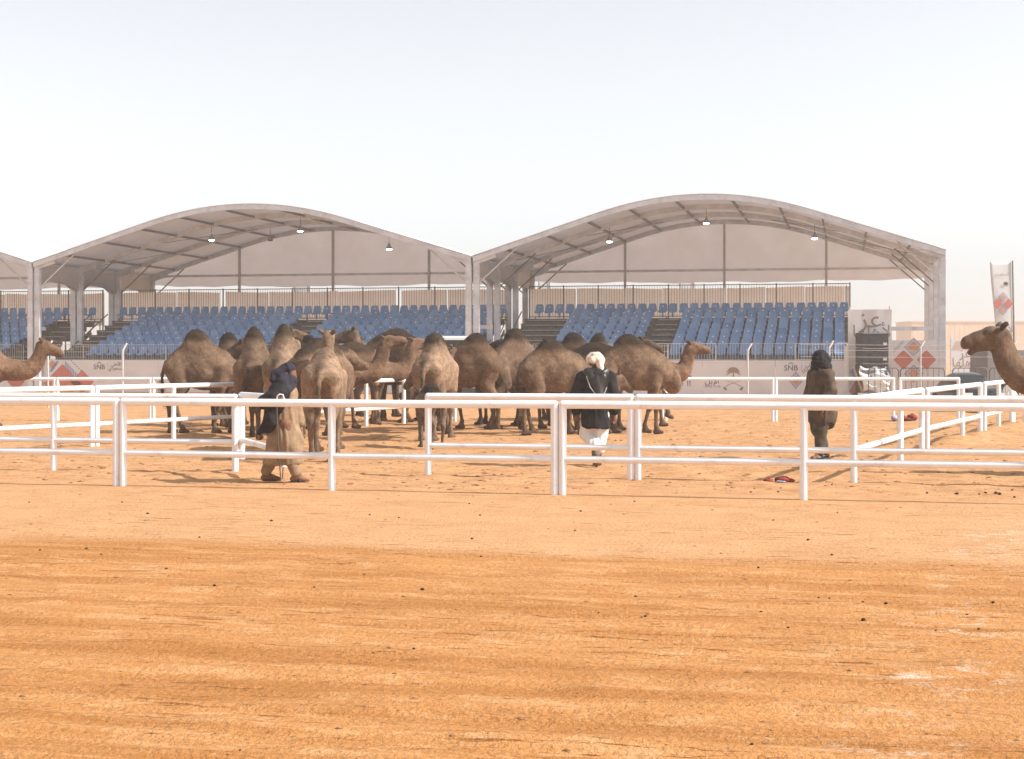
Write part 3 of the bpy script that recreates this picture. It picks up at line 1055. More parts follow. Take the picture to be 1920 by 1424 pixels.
# ------------------------------------------------------------------ white pipe fences
RP = 0.050
def fence_panel(pts, label, group, end0=True, end1=True, mids=(), top=1.11, low=0.44, r=RP, drop=0.0, name='pipe_fence'):
    """welded pipe frame: pts = ground ends (x, y); upright pipes at both ends and at mids (fractions)"""
    (x0, y0), (x1, y1) = pts
    a = Vector((x0, y0, 0)); b = Vector((x1, y1, 0))
    o = empty(name, a, 0, label, 'fence', group)
    d = b - a
    dn = d.normalized()
    def gl(t):
        p = a + d * t
        return gz(p.x, p.y)
    def P(t, z):
        return d * t + Vector((0, 0, z))
    tops = MB(); tops.tube([P(0, top) - dn * 0.0, P(0.33, top - drop * 0.5), P(0.66, top - drop), P(1, top)], r, 12)
    tops.build('top_rail', M['pipe'], o)
    lw = MB(); lw.tube([P(0, low), P(0.5, low - drop * 0.6), P(1, low)], r * 0.86, 12)
    lw.build('lower_rail', M['pipe'], o)
    ups = []
    if end0: ups.append((0, True))
    for m_ in mids: ups.append((m_, False))
    if end1: ups.append((1, True))
    for t, corner in ups:
        pb = MB()
        g = gl(t) - 0.10
        zt = top + (r * 0.25 if corner else -r * 0.4)
        pb.tube([P(t, g), P(t, zt)], r, 12)
        pb.build('post', M['pipe'], o)
        if corner:      # mitred corner cap
            cb = MB(); cb.ball(tuple(P(t, top)), r * 1.01, 12, 8); cb.build('corner', M['pipe'], o)
    return o

def g2(px, d):
    return (wx(px, d), d)
def gp(px, yf):
    d = ground_d(yf); return (wx(px, d), d)
# front fence: the line in fence coordinates runs at v = 19.02
def on_line(px, v):
    t = (px - 960.0) / F       # solve for the point of the line E2.p = v seen at px
    y = v / (E2.x * t + E2.y)
    return (t * y, y)
FG = 'white pipe fence panels of the front row'
fence_panel((on_line(-560, 19.02), on_line(218, 19.02)), 'front white pipe fence panel running off the left edge', FG, mids=(0.5,))
fence_panel((on_line(231, 19.02), on_line(1040, 19.02)), 'front white pipe fence panel between the two double posts, before the left walking man', FG, mids=(0.499,), drop=0.006)
fence_panel((on_line(1055, 19.02), on_line(1985, 19.02)), 'front white pipe fence panel running off the right edge', FG, mids=(0.503,))
F2 = 'white pipe fence panels of the second row'
V2 = 21.72
fence_panel((on_line(-430, V2), on_line(441, V2)), 'second row white fence panel left of the open gate', F2, mids=(0.626,), top=1.10, low=0.44)
fence_panel((on_line(803, V2), on_line(1183, V2)), 'second row white fence panel in front of the middle camels, right of the open gate', F2, top=1.13, low=0.43)
fence_panel((on_line(1197, V2), on_line(2010, V2)), 'second row white fence panel before the man in brown, running off to the right', F2, mids=(0.512,), top=1.13, low=0.43)
# open gate leaf swung towards the camera
gx, gy = wx(453, 23.2), 23.2
hx, hy = wx(531, 21.55), 21.55
g = empty('fence_gate', (gx, gy, 0), 0, 'open white pipe gate leaf swung towards the front, beside the left walking man', 'gate')
dv = Vector((hx - gx, hy - gy, 0))
mb = MB(); mb.tube([(0, 0, 1.13), tuple(dv + Vector((0, 0, 1.13)))], RP, 12); mb.build('top_rail', M['pipe'], g)
mb = MB(); mb.tube([(0, 0, 0.47), tuple(dv + Vector((0, 0, 0.40)))], RP * 0.86, 12); mb.build('lower_rail', M['pipe'], g)
for p in (Vector((0, 0, 0)), dv):
    mb = MB(); mb.tube([tuple(p + Vector((0, 0, 0.19))), tuple(p + Vector((0, 0, 1.14)))], RP, 12); mb.build('post', M['pipe'], g)
mb = MB(); mb.tube([tuple(dv + Vector((-0.01, 0, 0.02))), tuple(dv + Vector((0, 0, 0.22)))], 0.008, 6); mb.build('drop_bolt', M['rail_dark'], g)
for z in (0.35, 0.95):
    mb = MB(); mb.tube([(-0.12, 0.03, z), (0.0, 0.0, z)], 0.02, 6); mb.build('hinge', M['rail_grey'], g)
# third fence: runs away to the right behind the gate
F3 = 'white pipe fence panels crossing the arena'
L3 = [(0, 27.7), (172, 29.5), (182, 29.65), (318, 31.5), (452, 33.6), (505, 34.4), (672, 37.6), (757, 39.7)]
P3 = [g2(*t) for t in L3]
d0 = Vector((P3[1][0] - P3[0][0], P3[1][1] - P3[0][1], 0))
fence_panel(((P3[0][0] - d0.x * 1.6, P3[0][1] - d0.y * 1.6), P3[1]), 'slanting white fence panel leaving the left edge behind the front rows', F3, end0=False, top=1.11, low=0.43)
fence_panel((P3[2], P3[4]), 'slanting white fence panel in front of the leftmost side-on camel', F3, mids=(0.5,), end1=False, top=1.11, low=0.43)
fence_panel((P3[5], P3[7]), 'slanting white fence panel half hidden behind the camels seen from the rear', F3, end0=False, mids=(0.69,), top=1.11, low=0.43)
# far fence straight across
F4 = 'white pipe fence panels at the far side of the arena'
d4 = 41.6
cuts = [-330, 105, 285, 850, 1245, 1452, 1678]
names = ['far white fence panel at the left edge behind the lone camel head', 'far white fence panel left of the herd',
         'far white fence panel mostly hidden by the herd', 'far white fence panel behind the middle of the herd', 'far white fence panel between the walking camel and the man in brown',
         'far white fence panel behind the man in brown']
for i in range(6):
    fence_panel((g2(cuts[i] + 3, d4), g2(cuts[i + 1] - 3, d4)), names[i], F4, mids=(0.5,) if cuts[i+1] - cuts[i] > 420 else (), r=0.046, end0=i > 0 )
fence_panel((g2(1688, d4), g2(1797, d4)), 'short far white fence panel meeting the slanting right fence at its corner', F4, r=0.046)
# right fence running away from the second row
F5 = 'white pipe fence panels along the right side'
q = [(1606, 21.35), (1728, 27.0), (1738, 27.5), (1838, 33.4), (1846, 33.9), (1896, 38.0), (1900, 38.4), (1940, 42.5)]
Q = [g2(*t) for t in q]
for (x, y), mh in ((Q[1], 0.10), (Q[3], 0.12), (g2(1801, 31.0), 0.16), (Q[5], 0.14), (g2(1871, 36), 0.12), (Q[7], 0.12)):
    MOUNDS.append((x, y, 0.55, mh))
fence_panel((Q[0], Q[1]), 'right slanting white fence panel nearest the second row, its end jutting above', F5, end0=False, mids=(0.62,), top=1.12, low=0.44)
fence_panel((Q[2], Q[3]), 'right slanting white fence panel behind the red bundle', F5, mids=(0.62,), top=1.11, low=0.44)
fence_panel((Q[4], Q[5]), 'right slanting white fence panel with closely seen posts below the right camel head', F5, mids=(0.5,), top=1.11, low=0.44)
fence_panel((Q[6], Q[7]), 'farthest right slanting white fence panel at the edge of the photo', F5, mids=(0.5,), top=1.11, low=0.44)
# ------------------------------------------------------------------ right hand side: tower banner, speakers, sheeting, barriers, flag, far buildings
def tloc(px, v, z=0.0):
    return tp(ux(px, v), v, z)
tb = empty('tower_banner', tloc(1590, -0.6), TROT, 'tall white tower banner with brown Arabic lettering behind the black speaker stack', 'banner')
W = ux(1671, -0.6) - ux(1590, -0.6)
mb = MB()
vs = []; fs = []
for j in range(9):
    for i in range(7):
        x = W * i / 6 * (1 + 0.015 * math.sin(j)); z = 3.68 * j / 8
        vs.append((x, 0.012 * math.sin(i * 1.7 + j * 0.6), z))
for j in range(8):
    for i in range(6):
        a = j * 7 + i; fs.append((a, a + 1, a + 8, a + 7))
mb.add(vs, fs, False)
p = mb.build('sheet', M['print_white'], tb); sd = p.modifiers.new('thickness', 'SOLIDIFY'); sd.thickness = 0.015; sd.offset = 0
for x in (0.06, W - 0.06):
    mb = MB(); mb.tube([(x, 0.08, -0.05), (x, 0.08, 3.80)], 0.035, 8); mb.build('pole', M['rail_grey'], tb)
mb = MB(); mb.tube([(0.0, 0.08, 3.62), (W, 0.08, 3.62)], 0.03, 8); mb.build('cross_bar', M['rail_grey'], tb)
text_part(IZZ, 1.05, M['print_brown'], tb, (W * 0.52, -0.02, 2.92))
text_part(LIAHLIHA, 0.72, M['print_brown'], tb, (W * 0.55, -0.02, 2.52))
diamond(tb, 0.25, -0.02, 1.05, 0.34, 0.56, M['print_blue'])
diamond(tb, W - 0.14, -0.02, 1.05, 0.26, 0.56, M['print_blue'])
diamond(tb, 0.30, -0.02, 0.25, 0.5, 0.9, M['print_red'])
# white post at the stand end
o = empty('corner_post', tloc(1587, -0.75), TROT, 'sunlit square white post between the banner wall and the tower banner', 'post')
mb = MB(); mb.box((-0.09, -0.07, -0.05), (0.09, 0.07, 2.15)); mb.build('shaft', M['rail_white'], o)
mb = MB(); mb.box((-0.13, -0.11, -0.03), (0.13, 0.11, 0.04)); mb.build('foot_plate', M['rail_white'], o)
# speaker stack: four separate cabinets
us0 = ux(1604, -1.6); ws = ux(1666, -1.6) - us0
for k in range(4):
    h = 0.60
    lab = ['bottom black speaker cabinet of the stack, half behind the white sheeting', 'second black speaker cabinet from the ground in the stack', 'third black speaker cabinet from the ground in the stack', 'topmost black speaker cabinet of the stack before the tower banner'][k]
    o = empty('speaker_cabinet', tp(us0, -1.6, 0.18 + k * 0.635), TROT, lab, 'speaker', 'stacked black speaker cabinets')
    mb = MB(); mb.box((0, 0, 0), (ws, 0.85, h)); c_ = mb.build('cabinet', M['black_box'], o)
    bv = c_.modifiers.new('bevel', 'BEVEL'); bv.width = 0.02; bv.segments = 2
    mb = MB(); mb.box((ws * 0.2, -0.018, 0.05), (ws * 0.98, -0.002, h - 0.06)); mb.build('grille', M['speaker_grille'], o)
    for sx in (0.42, 0.75):
        mb = MB(); mb.tube([(ws * sx, -0.03, h * 0.5), (ws * sx, -0.019, h * 0.5)], 0.11, 14); mb.build('horn', M['black_box'], o)
    mb = MB(); mb.box((ws * 0.22, -0.035, h - 0.03), (ws * 0.98, -0.003, h - 0.005)); mb.build('edge_strip', M['rail_grey'], o)
    mb = MB(); mb.box((ws * 0.84, -0.05, h * 0.15), (ws * 0.95, -0.02, h * 0.32)); mb.build('handle', M['rail_white'], o)
o = empty('stage_plinth', tp(us0 - 0.1, -1.7), TROT, 'low dark plinth under the speaker stack', 'plinth')
mb = MB(); mb.box((0, 0, 0), (ws + 0.2, 1.0, 0.175)); mb.build('slab', M['black_box'], o)
# crumpled sheeting over a low cart
sh = empty('covered_cart', tp(ux(1611, -3.2), -3.2), TROT, 'white crumpled plastic sheeting tied over a low cart in front of the speakers', 'covered cart')
WS = ux(1670, -3.2) - ux(1611, -3.2)
nx, nz = 34, 26
vs = []; fs = []
for j in range(nz + 1):
    for i in range(nx + 1):
        t = i / nx; s = j / nz
        x = WS * (t * (1 - 0.10 * s) + 0.12 * (1 - s) * (1 - t) ) + 0.05 * math.sin(7 * s + t * 4)
        z = 0.28 + 1.05 * s - 0.10 * math.sin(PI * t) * s + 0.06 * math.sin(9 * t + 3 * s)
        y = -0.05 + 0.25 * s - 0.14 * math.sin(PI * s) + 0.10 * (vnoise(np.array([t * 5 + s * 6.0]), np.array([s * 9.0 - t * 3]), 4)[0] - 0.5) * 2
        vs.append((x, y, z))
for j in range(nz):
    for i in range(nx):
        a = j * (nx + 1) + i; fs.append((a, a + 1, a + nx + 2, a + nx + 1))
mb = MB(); mb.add(vs, fs, True)
p = mb.build('sheeting', M['tarp'], sh); sd = p.modifiers.new('thickness', 'SOLIDIFY'); sd.thickness = 0.012
mb = MB(); mb.box((0.1, 0.05, 0.25), (WS - 0.12, 0.6, 1.15)); mb.build('crate', M['truck_grey'], sh)
mb = MB(); mb.box((-0.05, -0.05, 0.12), (WS, 0.7, 0.22)); mb.build('cart_bed', M['rail_white'], sh)
mb = MB(); mb.bar((-0.25, -0.05, 1.35), (0.12, -0.05, 0.25), 0.06, 0.08); mb.build('timber', M['wood'], sh)
mb = MB(); mb.tube([(WS * 0.52, -0.22, 0.3), (WS * 0.5, -0.24, 0.8), (WS * 0.51, 0.10, 1.28)], 0.012, 6); mb.build('strap', M['rail_dark'], sh)
for x in (0.15, WS - 0.3):
    for y in (0.05, 0.6):
        mb = MB(); mb.tube([(x, y - 0.03, 0.07), (x, y + 0.03, 0.07)], 0.07, 12); mb.build('wheel', M['rubber'], sh)
# patterned wall behind, between the tower banner and the tent post
pw = empty('banner_wall', tloc(1668, 1.2), TROT, 'white banner wall with large coral diamonds between tower banner and tent post', 'banner', 'white banner walls along the stand fronts')
WP = ux(1756, 1.2) - ux(1668, 1.2)
mb = MB(); mb.box((0, 0, 0.0), (WP, 0.03, 2.40)); mb.build('panel', M['print_white'], pw)
def pl(px): return ux(px, 1.2) - ux(1668, 1.2)
def pz(y): return wz(y, tloc(1700, 1.2).y)
for px, yc, w, h, mt, ring in ((1694, 675, 0.84, 0.86, 'print_red', None), (1737, 675, 0.80, 0.86, 'print_red', None), (1713, 651, 0.52, 0.52, 'print_orange', None), (1713, 651, 0.82, 0.82, 'print_lilac', 0.74), (1713, 701, 0.50, 0.50, 'print_orange', None), (1713, 701, 0.80, 0.80, 'print_lilac', 0.74)):
    diamond(pw, pl(px), -0.006 if ring is None else -0.004, pz(yc), w, h, M[mt], 'diamond' if ring is None else 'diamond_ring', ring)
mb = MB()
for k in range(7):
    x = pl(1676) + k * 0.06; z = pz(662) + k * 0.06
    mb.poly([(x, -0.006, z), (x + 0.03, -0.006, z + 0.03), (x + 0.03, -0.006, z + 0.2), (x, -0.006, z + 0.17)])
mb.build('blue_comb', M['print_lilac'], pw)
# horizontal bar to the tent leg
o = empty('tie_beam', tloc(1672, 4.0, 2.95), TROT, 'grey horizontal beam from the tower banner to the right tent leg', 'beam')
mb = MB(); mb.box((0, -0.06, -0.09), (ux(1750, 4.0) - ux(1672, 4.0), 0.06, 0.09)); mb.build('bar', M['alu'], o)
mb = MB(); mb.box((-0.06, -0.07, -2.99), (-0.003, 0.07, 0.09)); mb.build('upright', M['alu'], o)
# beige lettered banner right of the tent
d = 66.0
bb = empty('lettered_banner', (wx(1783, d), d, 0), 0, 'pale beige banner with Arabic lettering behind the right camel muzzle', 'banner')
WB = wx(1850, d) - wx(1783, d)
mb = MB(); mb.box((0, 0, 0.3), (WB, 0.03, 2.4)); mb.build('panel', M['print_white'], bb)
text_part(IZZ, 0.55, M['print_brown'], bb, (WB * 0.40, -0.004, 1.66))
text_part(LIAHLIHA, 0.50, M['print_brown'], bb, (WB * 0.40, -0.004, 1.28))
text_part('\uFED5', 0.55, M['print_orange'], bb, (WB * 0.86, -0.004, 1.55))
for x in (0.03, WB - 0.03):
    mb = MB(); mb.tube([(x, 0.07, -0.05), (x, 0.07, 2.45)], 0.03, 8); mb.build('pole', M['rail_grey'], bb)
mb = MB()
for k in range(40):
    x = WB * k / 40
    mb.poly([(x, -0.003, 1.95), (x + 0.015, -0.003, 1.95), (x + 0.23, -0.003, 2.35), (x + 0.215, -0.003, 2.35)]) if x + 0.23 < WB else None
mb.build('hatching', M['print_orange'], bb)['kind'] = 'stuff'
# grey truck body at the right edge
d = 60.0
tk = empty('box_truck', (wx(1852, d), d, 0), 0, 'grey boxy truck body at the right edge behind the camel neck', 'truck')
mb = MB(); mb.box((0, 0, 0.55), (5.2, 2.3, 1.95)); mb.build('body', M['truck_grey'], tk)
for x in (0.8, 4.3):
    for y in (0.0, 2.05):
        mb = MB(); mb.tube([(x, y, 0.42), (x, y + 0.25, 0.42)], 0.42, 16); w_ = mb.build('wheel', M['rubber'], tk)
        mb = MB(); mb.tube([(x, y - 0.012, 0.42), (x, y - 0.002, 0.42)], 0.22, 12); mb.build('rim', M['rail_grey'], w_)
mb = MB(); mb.box((0.0, 0.2, 0.42), (5.2, 2.1, 0.545)); mb.build('chassis', M['black_box'], tk)
# dark car, only the roof and upper body show over the fence
d = 50.0
xc0, xc1 = wx(1778, d), wx(1846, d)
cr = empty('parked_car', ((xc0 + xc1) / 2 , d, 0), 0, 'dark dusty car parked behind the right fence, its rounded roof showing', 'car')
cr.scale = (0.80, 0.9, 0.82)
def car_section(y, pts):
    return [(x, y, z) for x, z in pts]
secs = []
body = [(-0.84, 0.28), (-0.88, 0.55), (-0.85, 0.86), (-0.72, 0.93)]
cab = [(-0.66, 1.20), (-0.52, 1.42), (-0.25, 1.47)]
prof_l = body + cab
full = prof_l + [(-x, z) for x, z in reversed(prof_l)]
low = [(x, min(z, 0.93 - 0.03 * abs(i - 6.5) / 6.5 * 0)) for i, (x, z) in enumerate(full)]
ysec = [(-2.15, 'e', 0.80), (-2.0, 'l', 0.96), (-1.05, 'l', 1.0), (-0.55, 'f', 1.0), (0.2, 'f', 1.02), (1.0, 'f', 1.0), (1.75, 'l', 1.0), (2.1, 'e', 0.86)]
vs = []; fs = []
for y, k, s in ysec:
    for (x, z) in (full if k == 'f' else low):
        vs.append((x * s, y, z if k != 'e' else 0.32 + (z - 0.32) * 0.72))
n = len(full)
for i in range(len(ysec) - 1):
    for j in range(n - 1):
        a = i * n + j; fs.append((a, a + 1, a + n + 1, a + n))
    fs.append((i * n + n - 1, i * n, i * n + n, i * n + 2 * n - 1))
fs.append(tuple(range(n))); fs.append(tuple(reversed(range((len(ysec) - 1) * n, len(ysec) * n))))
mb = MB(); mb.add(vs, fs, True); c_ = mb.build('body', M['car_black'], cr)
ss = c_.modifiers.new('smooth', 'SUBSURF'); ss.levels = 2; ss.render_levels = 2
mb = MB(); mb.add([(-0.60, -0.93, 0.97), (0.60, -0.93, 0.97), (0.46, -0.60, 1.36), (-0.46, -0.60, 1.36)], [(0, 1, 2, 3)]); mb.build('windscreen', M['glass_dark'], cr)
for sx in (-1, 1):
    for y in (-1.3, 1.3):
        mb = MB(); mb.tube([(sx * 0.72, y, 0.32), (sx * 0.90, y, 0.32)], 0.32, 16); w_ = mb.build('wheel', M['rubber'], cr)
        mb = MB(); mb.tube([(sx * 0.902, y, 0.32), (sx * 0.915, y, 0.32)], 0.19, 12); mb.build('rim', M['rail_grey'], w_)
    mb = MB(); mb.box((sx * 0.62 - 0.16, -2.17, 0.60), (sx * 0.62 + 0.16, -2.10, 0.72)); mb.build('headlight', M['rail_white'], cr)
# crowd control barriers
def barrier(px0, px1, d, label):
    x0, x1 = wx(px0, d), wx(px1, d)
    o = empty('crowd_barrier', (x0, d, 0), 0, label, 'barrier', 'dark steel crowd barriers')
    L = x1 - x0; zt = wz(690.5, d)
    mb = MB()
    mb.tube([(0.02, 0, 0.12), (0.0, 0, zt - 0.10), (0.08, 0, zt), (L - 0.08, 0, zt), (L, 0, zt - 0.10), (L - 0.02, 0, 0.12)], 0.022, 6)
    mb.tube([(0.02, 0, 0.16), (L - 0.02, 0, 0.16)], 0.018, 6)
    mb.build('frame', M['rail_dark'], o)
    br = MB()
    n = max(3, int(L / 0.19))
    for i in range(1, n):
        x = L * i / n; br.tube([(x, 0, 0.16), (x, 0, zt)], 0.010, 5, cap=False)
    br.build('bar', M['rail_dark'], o)['kind'] = 'stuff'
    for x in (0.2, L - 0.2):
        f = MB(); f.tube([(x, -0.28, 0.0), (x, 0, 0.13), (x, 0.28, 0.0)], 0.018, 6); f.build('foot', M['rail_dark'], o)
barrier(1628, 1685, 56, 'dark crowd barrier ending just right of the white sheeting')
barrier(1688, 1771, 56, 'dark crowd barrier under the coral diamonds beside the right tent leg')
barrier(1786, 1851, 58, 'dark crowd barrier behind the dusty dark car')
barrier(1855, 1925, 57, 'dark crowd barrier at the right edge before the grey truck')
# white feather flag on a pole
d = 60.0
def flag(px0, px1, ptop, pbot, d, label, full=True):
    x0, x1 = wx(px0, d), wx(px1, d)
    o = empty('banner_flag', (x1, d, 0), 0, label, 'flag', 'tall upright banner flags')
    w = x1 - x0; zt, zb = wz(ptop, d), wz(pbot, d)
    mb = MB(); mb.tube([(0.05, 0.0, -0.1), (0.02, 0, zt * 0.5), (-0.03, 0, zt + 0.06)], [0.045, 0.04, 0.03], 8); mb.build('pole', M['alu_dark'], o)
    nx, nz = 8, 34
    vs = []; fs = []
    for j in range(nz + 1):
        s = j / nz
        for i in range(nx + 1):
            t = i / nx
            bow = (0.10 * math.sin(PI * (s * 1.3 + 0.15)) if full else 0) * (1 - t)
            vs.append((-w + 0.02 + (w - 0.05) * t + bow - 0.05 * s, 0.03 * math.sin(5 * s + 3 * t) * (1 - t * 0.7), zb + (zt - zb) * s))
    for j in range(nz):
        for i in range(nx):
            a = j * (nx + 1) + i; fs.append((a, a + 1, a + nx + 2, a + nx + 1))
    mb = MB(); mb.add(vs, fs, True); p = mb.build('cloth', M['flag'], o)
    sd = p.modifiers.new('thickness', 'SOLIDIFY'); sd.thickness = 0.008
    return o, w, zt, zb
o, w, zt, zb = flag(1862, 1900, 492, 690, d, 'tall white banner flag with coral diamonds behind the right camel head')
def fz(y): return wz(y, d)
xm = -w * 0.52
for dx, yc, ww, hh, mt, ring in ((-0.20, 570, 0.36, 0.42, 'print_red', None), (0.20, 570, 0.34, 0.42, 'print_red', None), (0, 558, 0.22, 0.24, 'print_orange', None), (0, 558, 0.36, 0.40, 'print_blue', 0.8), (0, 582, 0.22, 0.24, 'print_orange', None), (0, 582, 0.36, 0.40, 'print_blue', 0.8)):
    diamond(o, xm + dx, -0.05, fz(yc), ww, hh, M[mt], 'diamond' if ring is None else 'diamond_ring', ring)
text_part(IZZ, 0.36, M['print_brown'], o, (xm, -0.05, fz(612)))
text_part(LIAHLIHA, 0.34, M['print_brown'], o, (xm, -0.05, fz(623)))
text_part(ALSAUDI, 0.16, M['print_brown'], o, (xm - 0.05, -0.05, fz(517)))
mb = MB()
for k in range(7):
    a = math.radians(-10 + 33 * k)
    mb.add([(xm + 0.1, -0.05, fz(535)), (xm + 0.1 + 0.07 * math.cos(a + .3), -0.05, fz(533) + 0.07 * math.sin(a + .3)), (xm + 0.1 + 0.11 * math.cos(a), -0.05, fz(533) + 0.09 * math.sin(a)), (xm + 0.1 + 0.07 * math.cos(a - .3), -0.05, fz(533) + 0.07 * math.sin(a - .3))], [(0, 1, 2, 3)])
mb.poly([(xm + 0.02, -0.05, fz(537)), (xm + 0.18, -0.05, fz(537)), (xm + 0.18, -0.05, fz(536)), (xm + 0.02, -0.05, fz(536))])
mb.build('emblem', M['print_dark'], o)
# flags far behind the stands, just their tops show under the gable edge
for px0, px1, lab in ((551, 581, 'pale flag top seen under the rear cloth of the middle tent'), (1010, 1031, 'pale blue flag top at the left rear corner of the right tent'), (1274, 1302, 'pale blue flag top in the rear gap of the right tent')):
    flag(px0, px1, 527, 600, 88.0, lab, False)
# fence poles with bent tips in front of the stands
for px, yt, d, lab in ((231, 645, 52, 'thin bent-tipped fence pole before the left banner lettering'), (91, 640, 52, 'thin bent-tipped fence pole behind the lone left camel head'), (1403, 645, 52, 'thin bent-tipped fence pole right of the palm emblem'),
                       (1556, 640, 52, 'thin bent-tipped fence pole beside the turban of the man in brown'), (1727, 640, 52, 'thin grey fence pole before the coral diamonds at the right'), (1899, 640, 52, 'thin bent-tipped fence pole at the foot of the tall flag')):
    o = empty('fence_pole', (wx(px - 1, d), d, 0), 0, lab, 'pole', 'bent-tipped poles of the outer wire fence')
    zt = wz(yt, d)
    mb = MB(); mb.tube([(0, 0, -0.1), (0, 0, zt - 0.22)], 0.030, 8); mb.build('shaft', M['rail_grey'], o)
    mb = MB(); mb.tube([(0, 0, zt - 0.23), (0.05, 0, zt - 0.14), (0.14, 0, zt + 0.02)], 0.028, 8); mb.build('tip', M['rail_white'], o)
o = empty('wire_strand', (0, 52.03, 0), 0, 'thin wire strands strung between the bent-tipped poles', 'wire fence')
for z in (2.10, 1.92, 1.70):
    mb = MB(); mb.tube([(wx(1500, 52), 0, z), (wx(1727, 52), 0, z - 0.03), (wx(1960, 52), 0, z)], 0.006, 4); mb.build('wire', M['rail_grey'], o)
# white van between the herd and the stand
d = 56.0
xa, xb = wx(812, d), wx(905, d)
vn = empty('parked_van', ((xa + xb) / 2, d, 0), 0, 'white van roof showing over the herd left of the twin tent posts', 'van')
w = (xb - xa) / 2; zt = wz(630.5, d)
mb = MB()
pts = [(-w, 0.35), (-w, zt - 0.55), (-w + 0.05, zt - 0.10), (-w + 0.16, zt), (w - 0.16, zt), (w - 0.05, zt - 0.10), (w, zt - 0.55), (w, 0.35)]
mb.poly([(x, 0, z) for x, z in pts], (0, 4.6, 0)); c_ = mb.build('body', M['van_white'], vn)
bv = c_.modifiers.new('bevel', 'BEVEL'); bv.width = 0.05; bv.segments = 2
mb = MB(); mb.box((-w + 0.14, -0.015, zt - 0.78), (w - 0.14, -0.002, zt - 0.14)); mb.build('rear_window', M['glass_dark'], vn)
for x in (-w + 0.12, w - 0.12):
    for y in (0.9, 3.6):
        mb = MB(); mb.tube([(x - 0.1, y, 0.36), (x + 0.1, y, 0.36)], 0.36, 14); mb.build('wheel', M['rubber'], vn)
    mb = MB(); mb.box((x - 0.06, -0.02, 0.9), (x + 0.06, -0.003, 1.2)); mb.build('tail_light', M['print_red'], vn)
mb = MB(); mb.box((-w + 0.05, -0.08, 0.38), (w - 0.05, -0.003, 0.58)); mb.build('bumper', M['black_box'], vn)
# long tan building far away
d = 300.0
tb2 = empty('tan_building', (wx(1709, d), d, 0), 0, 'long low tan building far away behind the right camel head', 'building')
h = wz(604.5, d); L = 70
mb = MB(); mb.box((0, 0, -0.1), (L, 12, h)); mb.build('wall', M['tan_panel'], tb2)
mb = MB(); mb.box((-0.15, -0.15, h + 0.003), (L, 12.15, h + 0.22)); mb.build('parapet', M['tan_panel'], tb2)
for k in range(int(L / 0.9)):
    mb = MB(); mb.box((0.2 + k * 0.9, -0.022, 0.0), (0.28 + k * 0.9, -0.002, h - 0.05)); mb.build('rib', M['tan_panel'], tb2)
for x in (4.5, 16.0):
    mb = MB(); mb.box((x, -0.10, h - 2.3), (x + 1.1, -0.085, h - 1.4)); mb.build('vent', M['truck_grey'], tb2)
